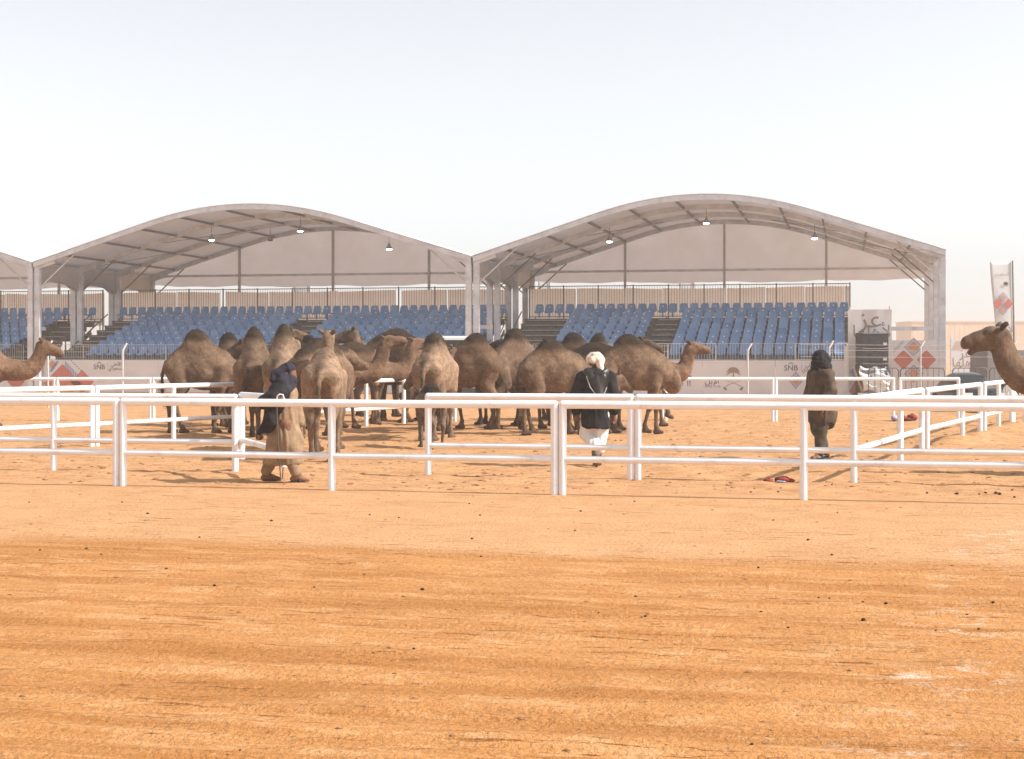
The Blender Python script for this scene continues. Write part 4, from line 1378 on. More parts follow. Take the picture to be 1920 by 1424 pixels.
# ------------------------------------------------------------------ smooth bodies: blended limbs turned into one continuous skin
def soft_body(prims, voxel, seed=0, clip=None):
    """prims: (a, b, ra, rb, blend, colour, squash) tapered limbs; returns verts, quads, colours"""
    pa = np.array([p[0] for p in prims], float); pb = np.array([p[1] for p in prims], float)
    rr = np.array([max(p[2], p[3]) for p in prims])
    lo = (np.minimum(pa, pb) - rr[:, None]).min(0) - voxel * 3
    hi = (np.maximum(pa, pb) + rr[:, None]).max(0) + voxel * 3
    dims = np.ceil((hi - lo) / voxel).astype(int) + 1
    D = np.full(dims, 0.6, np.float32)
    ax = [lo[k] + voxel * np.arange(dims[k]) for k in range(3)]
    def dist(p, P):
        a = np.array(p[0], float); b = np.array(p[1], float); sq = p[6] if len(p) > 6 else 1.0
        ab = b - a
        L2 = max(1e-9, float(ab @ ab))
        Q = [P[0] - a[0], P[1] - a[1], P[2] - a[2]]
        t = np.clip((Q[0] * ab[0] + Q[1] * ab[1] + Q[2] * ab[2]) / L2, 0, 1)
        dx = Q[0] - t * ab[0]; dy = (Q[1] - t * ab[1]) / sq; dz = Q[2] - t * ab[2]
        return (np.sqrt(dx * dx + dy * dy + dz * dz) - (p[2] + t * (p[3] - p[2]))) * min(1.0, sq)
    for p in prims:
        a = np.array(p[0]); b = np.array(p[1]); r = max(p[2], p[3]); k = p[4]
        m = r + 0.12 + k
        l = np.minimum(a, b) - m; h = np.maximum(a, b) + m
        i0 = np.maximum(0, np.floor((l - lo) / voxel).astype(int)); i1 = np.minimum(dims, np.ceil((h - lo) / voxel).astype(int) + 1)
        sl_ = tuple(slice(i0[q], i1[q]) for q in range(3))
        P = np.meshgrid(ax[0][sl_[0]], ax[1][sl_[1]], ax[2][sl_[2]], indexing='ij', sparse=True)
        d = dist(p, P).astype(np.float32)
        E = D[sl_]
        hh = np.maximum(k - np.abs(E - d), 0) / k
        D[sl_] = np.minimum(E, d) - hh * hh * k * 0.25
    if clip is not None:      # cut the cloth off at its hem
        cz_, amp_ = clip
        gx_, gy_, gz_ = np.meshgrid(ax[0], ax[1], ax[2], indexing='ij', sparse=True)
        D = np.maximum(D, (cz_ + amp_ * np.sin(gx_ * 9 + gy_ * 7) - gz_).astype(np.float32))
    # surface nets
    neg = D < 0
    c = np.zeros(tuple(dims - 1), np.int8)
    off = [(i, j, k) for i in (0, 1) for j in (0, 1) for k in (0, 1)]
    for o_ in off:
        c += neg[o_[0]:dims[0]-1+o_[0], o_[1]:dims[1]-1+o_[1], o_[2]:dims[2]-1+o_[2]].astype(np.int8)
    act = (c > 0) & (c < 8)
    cells = np.argwhere(act)
    vid = np.full(act.shape, -1, np.int64); vid[act] = np.arange(len(cells))
    corner = {o_: D[cells[:, 0] + o_[0], cells[:, 1] + o_[1], cells[:, 2] + o_[2]] for o_ in off}
    acc = np.zeros((len(cells), 3)); cnt = np.zeros(len(cells))
    for a_ in off:
        for axk in range(3):
            if a_[axk] == 1: continue
            b_ = list(a_); b_[axk] = 1; b_ = tuple(b_)
            da, db = corner[a_], corner[b_]
            cr_ = (da < 0) != (db < 0)
            t = np.where(cr_, da / np.where(cr_, da - db, 1), 0)
            p = np.array(a_, float)[None, :].repeat(len(cells), 0); p[:, axk] = t
            acc += np.where(cr_[:, None], p, 0); cnt += cr_
    v = lo + voxel * (cells + acc / cnt[:, None])
    quads = []
    for axk in range(3):
        o1, o2 = [q for q in range(3) if q != axk]
        s0 = [slice(1, dims[q] - 1) for q in range(3)]; s0[axk] = slice(0, dims[axk] - 1)
        s1 = list(s0); s1[axk] = slice(1, dims[axk])
        A_, B_ = neg[tuple(s0)], neg[tuple(s1)]
        e = np.argwhere(A_ != B_)
        if len(e) == 0: continue
        base = e.copy(); base[:, o1] += 1; base[:, o2] += 1
        def cid(d1, d2):
            q = base.copy(); q[:, o1] -= d1; q[:, o2] -= d2
            return vid[q[:, 0], q[:, 1], q[:, 2]]
        qd = np.stack([cid(1, 1), cid(0, 1), cid(0, 0), cid(1, 0)], 1)
        inside = A_[e[:, 0], e[:, 1], e[:, 2]]
        flip = inside if axk != 1 else ~inside
        qd = np.where(flip[:, None], qd, qd[:, ::-1])
        quads.append(qd)
    q = np.concatenate(quads)
    # light smoothing
    for it in range(2):
        s = np.zeros_like(v); n_ = np.zeros(len(v))
        for k in range(4):
            np.add.at(s, q[:, k], v[q[:, (k + 1) % 4]] + v[q[:, (k + 3) % 4]]); np.add.at(n_, q[:, k], 2)
        v = v * 0.5 + 0.5 * s / n_[:, None]
    # colour by nearest limbs
    W = np.zeros(len(v)); C = np.zeros((len(v), 3))
    for p in prims:
        d = dist(p, (v[:, 0], v[:, 1], v[:, 2]))
        w = np.exp(-np.clip(d, -0.02, 1) / 0.022)
        W += w; C += w[:, None] * np.array(p[5])[None, :]
    C /= W[:, None]
    return v, q, C

def normals(v, q):
    n = np.cross(v[q[:, 2]] - v[q[:, 0]], v[q[:, 3]] - v[q[:, 1]])
    N = np.zeros_like(v)
    for k in range(4): np.add.at(N, q[:, k], n)
    return N / np.maximum(1e-9, np.linalg.norm(N, axis=1))[:, None]

def vnoise3(p, s, seed):
    return (vnoise(p[:, 0] * s + p[:, 2] * s * 0.7, p[:, 1] * s + 3.1, seed) + vnoise(p[:, 1] * s - p[:, 0] * s * 0.4, p[:, 2] * s + 9.7, seed + 5) + vnoise(p[:, 2] * s + 1.3, p[:, 0] * s - p[:, 1] * s * 0.5, seed + 9)) / 3 - 0.5

def color_attr(me, C):
    a = me.color_attributes.new('Col', 'FLOAT_COLOR', 'POINT')
    a.data.foreach_set('color', np.concatenate([C, np.ones((len(C), 1))], 1).astype(np.float32).ravel())

def bez(p0, p1, p2, p3, n):
    out = []
    for i in range(n + 1):
        t = i / n
        out.append(tuple((1-t)**3 * np.array(p0) + 3*(1-t)**2*t * np.array(p1) + 3*(1-t)*t*t * np.array(p2) + t**3 * np.array(p3)))
    return out

HERD = 'brown camels of the herd in the arena'
def camel(px, d, heading, label, scale=1.0, hump=0.42, neck=(1.30, 0.0, 1.92), head=(0, -14), tone=(0.165, 0.098, 0.058), legs=(0.0, 0.0, 0.0, 0.0), lift=(0, 0, 0, 0),
          seed=0, voxel=0.027, mouth=False, fat=1.0, dark=0.42, fur=600, bulge=0.0, point=False, group=HERD):
    """heading: 0 faces right in the photo, 90 away. neck = poll position; head = (yaw, pitch) degrees"""
    rs = np.random.default_rng(100 + seed)
    base = np.array(tone); dk = base * dark; lt = base * 1.25 + 0.01; leg_c = base * 0.72; dkm = base * 0.62
    P = []
    def cap(a, b, ra, rb, k=0.08, c=base, sq=1.0): P.append((a, b, ra, rb, k, c, sq))
    # trunk
    cap((-0.42, 0, 1.50), (0.05, 0, 1.42), 0.29, 0.40 * fat, 0.10, base, 0.80)
    cap((0.05, 0, 1.42), (0.46, 0, 1.42), 0.40 * fat, 0.34, 0.10, base, 0.78)
    cap((-0.22, 0, 1.29), (0.30, 0, 1.23), 0.23, 0.26, 0.12, lt, 0.88)
    cap((-0.63, 0, 1.50), (-0.36, 0, 1.60), 0.185, 0.23, 0.10, base, 0.95)
    cap((0.42, 0, 1.70), (0.10, 0, 1.78), 0.16, 0.20, 0.16, base, 0.9)
    # hump
    if hump > 0.05:
        hx = -0.10 + bulge
        cap((hx + (0.24 if point else 0.32), 0, 1.66), (hx + 0.03, 0, 1.70 + hump * 0.50), 0.25, 0.23, 0.16, base, 0.80)
        cap((hx - (0.26 if point else 0.32), 0, 1.62), (hx - 0.03, 0, 1.70 + hump * 0.50), 0.25, 0.23, 0.16, base, 0.80)
        cap((hx, 0, 1.72), (hx - 0.02, 0, (1.66 if point else 1.60) + hump), 0.26, 0.20 if not point else 0.11, 0.14, base * 0.9, 0.76)
        cap((hx - 0.02, 0, 1.66 + hump * 0.8), (hx - 0.03, 0, (1.71 if point else 1.63) + hump), 0.12, 0.06 if point else 0.15, 0.08, dk, 0.8)
    # chest and neck
    cap((0.46, 0, 1.41), (0.62, 0, 1.33), 0.33, 0.24, 0.12, base, 0.80)
    cap((0.54, 0, 1.10), (0.58, 0, 1.25), 0.13, 0.19, 0.12, base, 0.8)
    H = np.array(neck, float)
    n0 = (0.64, 0, 1.37)
    reach = H[0] - 0.64
    p1 = (0.64 + max(0.36, 0.58 * abs(reach) + 0.18), H[1] * 0.15, 1.15 - 0.05 * max(0, H[2] - 1.6))
    yaw = math.radians(head[0]); pit = math.radians(head[1])
    f = np.array([math.cos(yaw) * math.cos(pit), math.sin(yaw) * math.cos(pit), math.sin(pit)])
    r_ = np.array([-math.sin(yaw), math.cos(yaw), 0]); u = np.cross(f, r_)
    if u[2] < 0: u = -u
    p2 = tuple(H - np.array([0.08 * math.cos(yaw) + 0.06, 0.08 * math.sin(yaw), 0.50]))
    B = bez(n0, p1, p2, tuple(H), 9)
    R = [0.260, 0.235, 0.212, 0.194, 0.178, 0.164, 0.152, 0.142, 0.130, 0.115]
    for i in range(9):
        cap(B[i], B[i + 1], R[i], R[i + 1], 0.06, base if i < 6 else base * 0.92, 0.72)
    for i in range(1, 9):     # dark mane along the top of the neck
        tt = np.array(B[i + 1]) - np.array(B[i]); tt /= np.linalg.norm(tt)
        side = np.cross(tt, [0, 1, 0]); side = side if side[2] + abs(side[0]) * 0 > 0 or side[0] < 0 else -side
        upn = np.array([-tt[2], 0, tt[0]]); 
        a = np.array(B[i]) + upn * R[i] * 0.72; b = np.array(B[i + 1]) + upn * R[i + 1] * 0.72
        cap(tuple(a), tuple(b), R[i] * 0.36, R[i + 1] * 0.36, 0.05, dkm)
    # head
    def hp(x, y, z): return tuple(H + f * x + r_ * y + u * z)
    cap(hp(-0.05, 0, -0.02), hp(0.10, 0, 0.03), 0.105, 0.105, 0.05, base * 0.85)
    cap(hp(0.10, 0, 0.02), hp(0.30, 0, -0.005), 0.100, 0.088, 0.05, base * 0.95)
    cap(hp(0.28, 0, 0.0), hp(0.43, 0, -0.025), 0.084, 0.076, 0.04, base * 0.9)
    cap(hp(0.40, 0, -0.045), hp(0.475, 0, -0.065), 0.064, 0.050, 0.03, base * 0.7)          # upper lip
    jaw = 0.065 if mouth else 0.0
    cap(hp(0.05, 0, -0.10), hp(0.24, 0, -0.095 - jaw * 0.4), 0.082, 0.064, 0.04, base * 0.9)
    cap(hp(0.24, 0, -0.09 - jaw * 0.4), hp(0.41, 0, -0.105 - jaw), 0.056, 0.042, 0.025, base * 0.75)
    for s in (-1, 1):
        cap(hp(0.10, s * 0.075, 0.065), hp(0.17, s * 0.07, 0.06), 0.034, 0.030, 0.025, base * 0.55)   # brow
        cap(hp(0.02, s * 0.05, -0.07), hp(0.08, s * 0.06, -0.08), 0.06, 0.05, 0.04, base * 0.9)       # cheek
    # legs: front right, front left, hind right, hind left
    for k, (sx, fr) in enumerate(((-1, 1), (1, 1), (-1, 0), (1, 0))):
        dx = legs[k]; up = lift[k]
        if fr:
            x0 = 0.44
            cap((x0 + 0.06, sx * 0.185, 1.46), (x0, sx * 0.215, 1.06), 0.180, 0.125, 0.05, base)
            kn = np.array([x0 + dx * 0.55 + 0.02 + up * 0.35, sx * 0.185, 0.60 + up * 0.45])
            ft = np.array([x0 + dx, sx * 0.18, 0.10 + up])
            cap((x0, sx * 0.20, 1.06), tuple(kn), 0.120, 0.062, 0.06, base * 0.92)
            cap(tuple(kn + [0.012, 0, 0.05]), tuple(kn + [0.012, 0, -0.05]), 0.070, 0.066, 0.03, leg_c)
            cap(tuple(kn), tuple(ft + [0, 0, 0.07]), 0.050, 0.040, 0.03, leg_c)
        else:
            x0 = -0.53
            cap((x0 - 0.04, sx * 0.15, 1.44), (x0 + 0.08, sx * 0.205, 1.05), 0.245, 0.150, 0.045, base, 0.80)
            hk = np.array([x0 - 0.13 + dx * 0.6, sx * 0.185, 0.66 + up * 0.5])
            ft = np.array([x0 - 0.05 + dx, sx * 0.18, 0.10 + up])
            cap((x0 + 0.10, sx * 0.20, 1.05), tuple(hk), 0.150, 0.070, 0.07, base * 0.92)
            cap(tuple(hk + [-0.02, 0, 0.05]), tuple(hk + [0, 0, -0.05]), 0.072, 0.062, 0.03, leg_c)
            cap(tuple(hk), tuple(ft + [0, 0, 0.07]), 0.060, 0.047, 0.03, leg_c)
        cap(tuple(ft + [0, 0, 0.09]), tuple(ft + [0.03, 0, 0.02]), 0.052, 0.062, 0.03, leg_c * 0.85)
        tipz = -0.045 if up == 0 else -0.11
        cap(tuple(ft + [-0.01, 0, -0.045]), tuple(ft + [0.13, 0.035, tipz]), 0.058, 0.048, 0.02, leg_c * 0.7)   # two-toed pad
        cap(tuple(ft + [-0.01, 0, -0.045]), tuple(ft + [0.13, -0.035, tipz]), 0.058, 0.048, 0.02, leg_c * 0.7)
    # tail
    cap((-0.78, 0, 1.58), (-0.87, 0.01, 1.32), 0.058, 0.046, 0.03, base * 0.7)
    cap((-0.87, 0.01, 1.32), (-0.86, 0.03, 0.86), 0.046, 0.040, 0.03, dk)
    v, q, C = soft_body(P, voxel, seed)
    N = normals(v, q)
    woolly = np.clip((v[:, 2] - 0.75) / 0.3, 0, 1)
    amp = 0.004 + 0.012 * woolly
    v = v + N * (amp * vnoise3(v, 7, seed) * 2 + 0.010 * woolly * vnoise3(v, 19, seed + 3) * 2)[:, None]
    # fur marks: darker along the ridge of the back, pale inside of legs and underside
    ridge = np.exp(-(v[:, 1] / 0.12) ** 2) * np.clip((N[:, 2] - 0.2) / 0.6, 0, 1) * (v[:, 0] < 0.75) * (v[:, 2] > 1.55)
    C = C * (1 - 0.55 * ridge[:, None])
    if hump > 0.05:
        cz = np.clip((v[:, 2] - (1.60 + hump * (0.62 if point else 0.74))) / (0.22 * hump + 0.06) + vnoise3(v, 9, seed + 1) * 0.9, 0, 1) * (v[:, 0] < 0.45)
        C = C * (1 - 0.70 * cz[:, None])
    patch = np.clip(vnoise3(v, 3.2, seed + 7) * 3.0 + 0.1, 0, 1) * woolly
    C = C * (1 - 0.32 * patch[:, None])
    v[:, 2] = np.maximum(v[:, 2], 0.0)
    X = wx(px, d)
    th = math.radians(heading)
    zs = [gz(X + scale * (math.cos(th) * a - math.sin(th) * b), d + scale * (math.sin(th) * a + math.cos(th) * b)) for a in (-0.6, 0.55) for b in (-0.18, 0.18)]
    root = empty('camel', (X, d, sum(zs) / 4 - 0.012), th, label, 'camel', group)
    root.scale = (scale,) * 3
    me = np_mesh('body', v, q, True); color_attr(me, C)
    link_mesh('body', me, M['fur'], root)
    # ears and eyes
    for s in (-1, 1):
        e = MB()
        b0 = np.array(hp(-0.02, s * 0.075, 0.065)); tip = np.array(hp(-0.10, s * 0.155, 0.155))
        mid = (b0 + tip) / 2
        e.tube([tuple(b0), tuple(mid * 0.7 + b0 * 0.3 + u * 0.012), tuple(mid * 0.3 + tip * 0.7), tuple(tip)], [0.022, 0.042, 0.034, 0.006], 8)
        me = e.mesh('ear'); color_attr(me, np.tile(base * 0.5, (len(me.vertices), 1)))
        link_mesh('ear', me, M['fur'], root)
        e = MB(); e.ball(hp(0.135, s * 0.092, 0.035), 0.021, 8, 6); e.build('eye', M['eye'], root)
        e = MB(); e.ball(hp(0.445, s * 0.040, -0.012), 0.013, 6, 4, (1.5, 1, 0.7)); e.build('nostril', M['eye'], root)
    # loose hair: hump crest, mane, shoulders, tail tuft
    zc = v[:, 2]
    wgt = 0.05 * woolly + (0.5 if hump > 0.3 else 0.10) * np.clip((zc - 1.72) / 0.35, 0, 1) * (v[:, 0] < 0.5) + 0.6 * ridge + 2.0 * (v[:, 0] < -0.80) * (zc < 1.2)
    neckm = (v[:, 0] > 0.8) & (N[:, 0] < 0.2) & (zc > 1.3)
    wgt = wgt + 0.35 * neckm
    hd = np.linalg.norm(v - H, axis=1) < 0.5
    wgt = np.where(hd & (v[:, 0] > 0.85), 0.05 * wgt, wgt)
    pick = rs.choice(len(v), size=fur, p=wgt / wgt.sum())
    L = 0.025 + 0.035 * rs.random(fur) * (1 + 0.7 * np.clip((zc[pick] - 1.75) / 0.3, 0, 1))
    L = np.where((v[pick, 0] < -0.80) & (zc[pick] < 1.2), 0.10, L)
    dirn = N[pick] * 0.75 + rs.normal(0, 0.35, (fur, 3)) + np.array([-0.25, 0, -0.25])
    dirn /= np.linalg.norm(dirn, axis=1)[:, None]
    sd = np.cross(dirn, rs.normal(0, 1, (fur, 3))); sd /= np.linalg.norm(sd, axis=1)[:, None]
    p0 = v[pick] - N[pick] * 0.01
    w_ = 0.005
    hv = np.concatenate([p0 - sd * w_, p0 + sd * w_, p0 + dirn * L[:, None] * 0.6 + sd * w_ * 0.6 - np.array([0, 0, 0.004]), p0 + dirn * L[:, None] - np.array([0, 0, 0.015])])
    ii = np.arange(fur)
    hq = np.stack([ii, ii + fur, ii + 2 * fur, ii + 3 * fur], 1)
    me = np_mesh('fur', hv, hq, False)
    color_attr(me, np.tile(C[pick] * (1.05 + 0.5 * rs.random((fur, 1))), (4, 1)))
    link_mesh('fur', me, M['hair'], root)['kind'] = 'stuff'
    return root

T_L = (0.262, 0.178, 0.120); T_M = (0.190, 0.123, 0.081); T_D = (0.108, 0.069, 0.047); T_R = (0.212, 0.130, 0.082)
W1 = (0.14, -0.16, -0.15, 0.16); W2 = (-0.14, 0.18, 0.17, -0.14); ST = (0.03, -0.04, 0.05, -0.05)
# far left and far right
camel(-54, 38.0, 2, 'lone camel at the left edge, only its raised head and neck in the photo', 1.06, neck=(1.62, 0, 1.86), head=(0, -20), tone=T_R, legs=W1, seed=1, group=None)
camel(2098, 22.6, 180, 'camel at the right edge, brown head turned left with its mouth open', 1.08, neck=(1.60, 0.0, 1.88), head=(0, -9), tone=(0.185, 0.122, 0.084), seed=2, voxel=0.02, mouth=True, group=None)
# left part of the herd
camel(378, 35.0, 4, 'leftmost camel of the herd, side-on facing right with a tall rounded dark hump', hump=0.50, neck=(1.45, -0.1, 1.45), head=(10, -30), tone=T_M, legs=W2, seed=3, fat=1.0)
camel(432, 39.0, 78, 'fuzzy dark camel hump just behind the leftmost side-on camel', hump=0.50, tone=T_D, legs=ST, seed=4, fur=900)
camel(541, 36.4, 181, 'dark camel facing left whose head shows between the leftmost camel and the first rear view', hump=0.30, neck=(1.08, 0, 1.93), head=(0, -32), tone=T_D, legs=ST, seed=5)
camel(480, 33.0, 86, 'dark brown camel seen from behind, left one of the two tall pointed humps', hump=0.56, neck=(1.2, 0.2, 1.6), head=(30, -20), tone=(0.175, 0.115, 0.076), legs=ST, seed=6, fat=1.0, fur=800, bulge=-0.06, point=True)
camel(537, 31.9, 84, 'light brown camel seen from behind with a grey pointed hump, behind the striding man', hump=0.58, neck=(1.2, -0.2, 1.5), head=(-20, -20), tone=T_L, legs=(0.02, -0.06, 0.04, -0.02), seed=7, fat=1.0, fur=800, bulge=-0.06, point=True)
camel(608, 26.2, 91, 'nearest camel, seen from behind with tail hanging and head up looking away', 0.95, hump=0.04, neck=(1.15, 0.05, 2.16), head=(0, 4), tone=T_L, legs=(0.03, -0.1, -0.12, 0.22), seed=8, voxel=0.023, fur=800)
camel(466, 38.2, 12, 'camel head raised highest above the light pointed hump, facing right', hump=0.2, neck=(1.05, 0, 2.26), head=(4, -8), tone=T_M, legs=ST, seed=9)
camel(577, 36.8, 96, 'round dark hump between the raised left head and the nearest camel', hump=0.36, neck=(1.2, 0.2, 1.6), tone=T_D, legs=ST, seed=10)
camel(600, 34.2, 128, 'camel turned away with a pale sloping neck between two rear views', hump=0.2, neck=(0.98, 0.05, 1.98), head=(-10, -10), tone=T_L, legs=ST, seed=11)
camel(738, 40.5, 150, 'large camel head with dark ears facing left above the nearest camel', 1.18, hump=0.16, neck=(1.10, 0.0, 1.94), head=(28, -12), tone=T_M, legs=W1, seed=12)
camel(750, 41.5, 186, 'camel looking back, dark muzzle pointing down right beside the big left-facing head', hump=0.22, neck=(1.08, 0.1, 2.06), head=(150, -45), tone=T_M, legs=ST, seed=13)
camel(601, 28.6, 64, 'camel behind the nearest one, long dark head stretched out to the right', 1.0, hump=0.12, neck=(0.95, 0.12, 1.66), head=(-60, -12), tone=T_M, legs=W2, seed=14)
camel(618, 37.2, 3, 'camel with a long slanting neck and small head lifted right, before the blue seats', hump=0.2, neck=(1.32, 0, 2.06), head=(0, 8), tone=T_R, legs=W1, seed=15)
camel(712, 45.0, 8, 'far camel with a low dark hump behind the slanting neck', hump=0.36, neck=(1.2, -0.1, 1.55), head=(-10, -25), tone=T_D, legs=ST, seed=16)
camel(668, 39.2, 6, 'camel stretching a long dark-maned neck upwards, left of the pale rear view', hump=0.18, neck=(1.42, 0, 2.04), head=(12, 5), tone=T_R, legs=ST, seed=17)
camel(803, 41.2, 2, 'reddish camel body mostly hidden behind the pale rear view at the middle', hump=0.3, neck=(1.3, 0, 1.5), tone=T_R, legs=ST, seed=18)
camel(817, 32.2, 76, 'big pale brown camel seen from behind at the middle, broad rump and tail to us', 0.98, hump=0.40, neck=(1.2, 0.1, 1.5), head=(0, -25), tone=T_L, legs=(0.05, -0.1, -0.14, 0.12), seed=19, fat=1.0, fur=800, bulge=0.03)
camel(808, 29.4, 112, 'young camel lowering its grey head before the big pale rear view', 0.60, hump=0.12, neck=(1.10, 0, 1.72), head=(25, -38), tone=(0.20, 0.145, 0.11), legs=ST, seed=20)
camel(815, 35.4, 100, 'camel with upright pale neck and head facing right beside the white van roof', hump=0.2, neck=(0.92, -0.52, 1.82), head=(-95, -16), tone=T_L, legs=W1, seed=21)
camel(884, 36.4, 160, 'camel with brown hump directly below the twin tent posts between the stands', hump=0.42, neck=(1.3, 0.1, 1.3), head=(0, -40), tone=T_R, legs=W2, seed=22, fat=1.0)
camel(935, 38.5, 150, 'dark camel standing between the hump below the twin posts and the high ridged hump', hump=0.24, neck=(1.1, 0, 1.5), tone=T_D, legs=ST, seed=23)
camel(966, 36.6, 36, 'dark camel with a high ridged hump seen from the rear left, near the middle', 1.02, hump=0.48, neck=(1.3, 0, 1.5), tone=(0.16, 0.105, 0.072), legs=W1, seed=24, fur=900, bulge=0.10)
camel(1040, 34.3, 14, 'woolly brown camel side-on facing right, left of the man in the cream turban', 0.96, hump=0.34, neck=(1.45, -0.1, 1.30), head=(0, -35), tone=T_M, legs=(0.1, -0.05, -0.18, 0.08), seed=25, fat=1.0, fur=900)
camel(1084, 38.6, 8, 'dark rounded hump behind the woolly camel, over the left shoulder of the man in black', hump=0.46, neck=(1.4, 0, 1.5), tone=T_D, legs=W1, seed=26)
camel(1122, 41.5, 84, 'fuzzy far camel hump just above the cream turban', hump=0.50, neck=(1.2, 0, 1.5), tone=T_D, legs=ST, seed=27, fur=900)
camel(1064, 42.4, 2, 'far camel head peeping just left of the big right camel hump', hump=0.25, neck=(0.86, 0, 2.02), head=(-8, -14), tone=T_R, legs=ST, seed=28)
camel(1188, 34.8, -4, 'big woolly camel side-on facing right, right of the man in the cream turban', 1.0, hump=0.38, neck=(0.85, 0.75, 1.30), head=(130, -30), tone=T_M, legs=(0.05, -0.20, -0.06, 0.16), seed=29, fat=1.0, fur=900)
camel(1196, 38.6, 1, 'walking camel at the right of the herd, long curved neck and one forefoot lifted', 1.0, hump=0.30, neck=(1.30, 0, 1.94), head=(0, -6), tone=T_R, legs=(0.12, 0.30, 0.0, -0.16), lift=(0, 0.22, 0, 0), seed=30)
camel(1120, 36.2, 10, 'far camel head with pale lips just above the neck of the walking camel', 1.0, hump=0.08, neck=(1.06, 0, 2.00), head=(-10, -12), tone=T_D, legs=ST, seed=31)
# ------------------------------------------------------------------ people
def body_mesh(name, prims, voxel, mat, parent, folds=0.0, fscale=(14, 3), seed=0, color=False, clip=None):
    v, q, C = soft_body(prims, voxel, seed, clip)
    if folds > 0:
        N = normals(v, q)
        ang = np.arctan2(v[:, 1], v[:, 0])
        f1 = vnoise(ang * fscale[0] / 6.28 * 1.6 + v[:, 0] * fscale[0] * 0.5 + v[:, 2] * 1.8 + 1.5 * vnoise3(v, 4, seed + 8), v[:, 2] * fscale[1], seed) - 0.5
        f0 = vnoise(ang * 2.2 + v[:, 2] * 2.5 + 2.0 * vnoise3(v, 3, seed + 4), v[:, 2] * 1.2 + 5, seed + 6)
        f0 = 0.55 - np.abs(2 * f0 - 1)
        f2 = vnoise3(v, 13, seed + 2)
        v = v + N * (folds * (1.0 * f0 + 1.0 * f1 + 1.0 * f2))[:, None]
    me = np_mesh(name, v, q, True)
    if color: color_attr(me, C)
    return link_mesh(name, me, mat, parent)

SK = (0.20, 0.105, 0.065)
def arm(P, s, e, w, r=(0.055, 0.044, 0.032)):
    P.append((s, e, r[0], r[1], 0.03, SK)); P.append((e, w, r[1], r[2], 0.02, SK))
def hand(P, w, d, up, side, curl=0.35):
    """palm and five bent fingers from wrist w along d"""
    w = np.array(w, float); d = np.array(d, float); d /= np.linalg.norm(d)
    up = np.array(up, float); up -= d * (up @ d); up /= np.linalg.norm(up)
    s = np.cross(up, d) * side
    P.append((tuple(w), tuple(w + d * 0.055), 0.026, 0.030, 0.015, SK))
    for k, (o, L) in enumerate(((-0.030, 0.068), (-0.010, 0.078), (0.010, 0.074), (0.029, 0.058))):
        a = w + d * 0.075 + s * o
        b = a + d * L * 0.55 - up * L * curl * 0.5
        c = b + d * L * 0.35 - up * L * curl
        P.append((tuple(a - d * 0.02), tuple(b), 0.0105, 0.0095, 0.006, SK)); P.append((tuple(b), tuple(c), 0.0095, 0.008, 0.004, SK))
    a = w + d * 0.03 - s * 0.028
    b = a + d * 0.03 - s * 0.030 - up * 0.012
    P.append((tuple(a), tuple(b), 0.013, 0.011, 0.008, SK)); P.append((tuple(b), tuple(b + d * 0.028 - up * 0.01), 0.011, 0.009, 0.004, SK))
def head_prims(P, c, f):
    """c = centre of the skull, f = facing (unit, horizontal)"""
    c = np.array(c, float); f = np.array(f, float); f /= np.linalg.norm(f); s = np.array([-f[1], f[0], 0]); z = np.array([0, 0, 1.0])
    def h(x, y, w): return tuple(c + f * x + s * y + z * w)
    P.append((h(-0.02, 0, 0.03), h(0.02, 0, 0.03), 0.088, 0.086, 0.03, SK, 0.95))
    P.append((h(0.03, 0, -0.03), h(0.045, 0, -0.085), 0.060, 0.040, 0.03, SK))
    P.append((h(0.082, 0, 0.025), h(0.108, 0, -0.022), 0.012, 0.017, 0.012, SK))            # nose
    P.append((h(0.075, -0.022, -0.058), h(0.075, 0.022, -0.058), 0.012, 0.012, 0.012, (0.15, 0.06, 0.05)))
    for q in (-1, 1):
        P.append((h(0.072, q * 0.035, 0.035), h(0.080, q * 0.018, 0.038), 0.016, 0.014, 0.01, (0.10, 0.05, 0.03)))   # brows
        P.append((h(0.0, q * 0.085, 0.02), h(-0.01, q * 0.09, -0.02), 0.018, 0.012, 0.008, SK))                       # ears
    P.append((h(-0.01, 0, -0.07), h(-0.02, 0, -0.16), 0.052, 0.055, 0.03, SK))
    return h
def eyes(h, parent):
    for q in (-1, 1):
        e = MB(); e.ball(h(0.078, q * 0.032, 0.016), 0.011, 8, 6); e.build('eye', M['eye'], parent)
M['skin_tone'] = fur_material('skin_tone', True)
M['skin_tone'].node_tree.nodes['Principled BSDF'].inputs['Sheen Weight'].default_value = 0.0

def foot(P, a, d, L=0.24, c=SK):
    a = np.array(a, float); d = np.array(d, float); d /= np.linalg.norm(d)
    P.append((tuple(a), tuple(a + d * L * 0.35 + np.array([0, 0, -0.03])), 0.042, 0.040, 0.02, c))
    P.append((tuple(a + d * L * 0.3 + np.array([0, 0, -0.035])), tuple(a + d * L * 0.72 + np.array([0, 0, -0.05])), 0.040, 0.028, 0.02, c))
    P.append((tuple(a + np.array([0, 0, -0.03])), tuple(a - d * 0.04 + np.array([0, 0, -0.035])), 0.040, 0.036, 0.02, c))

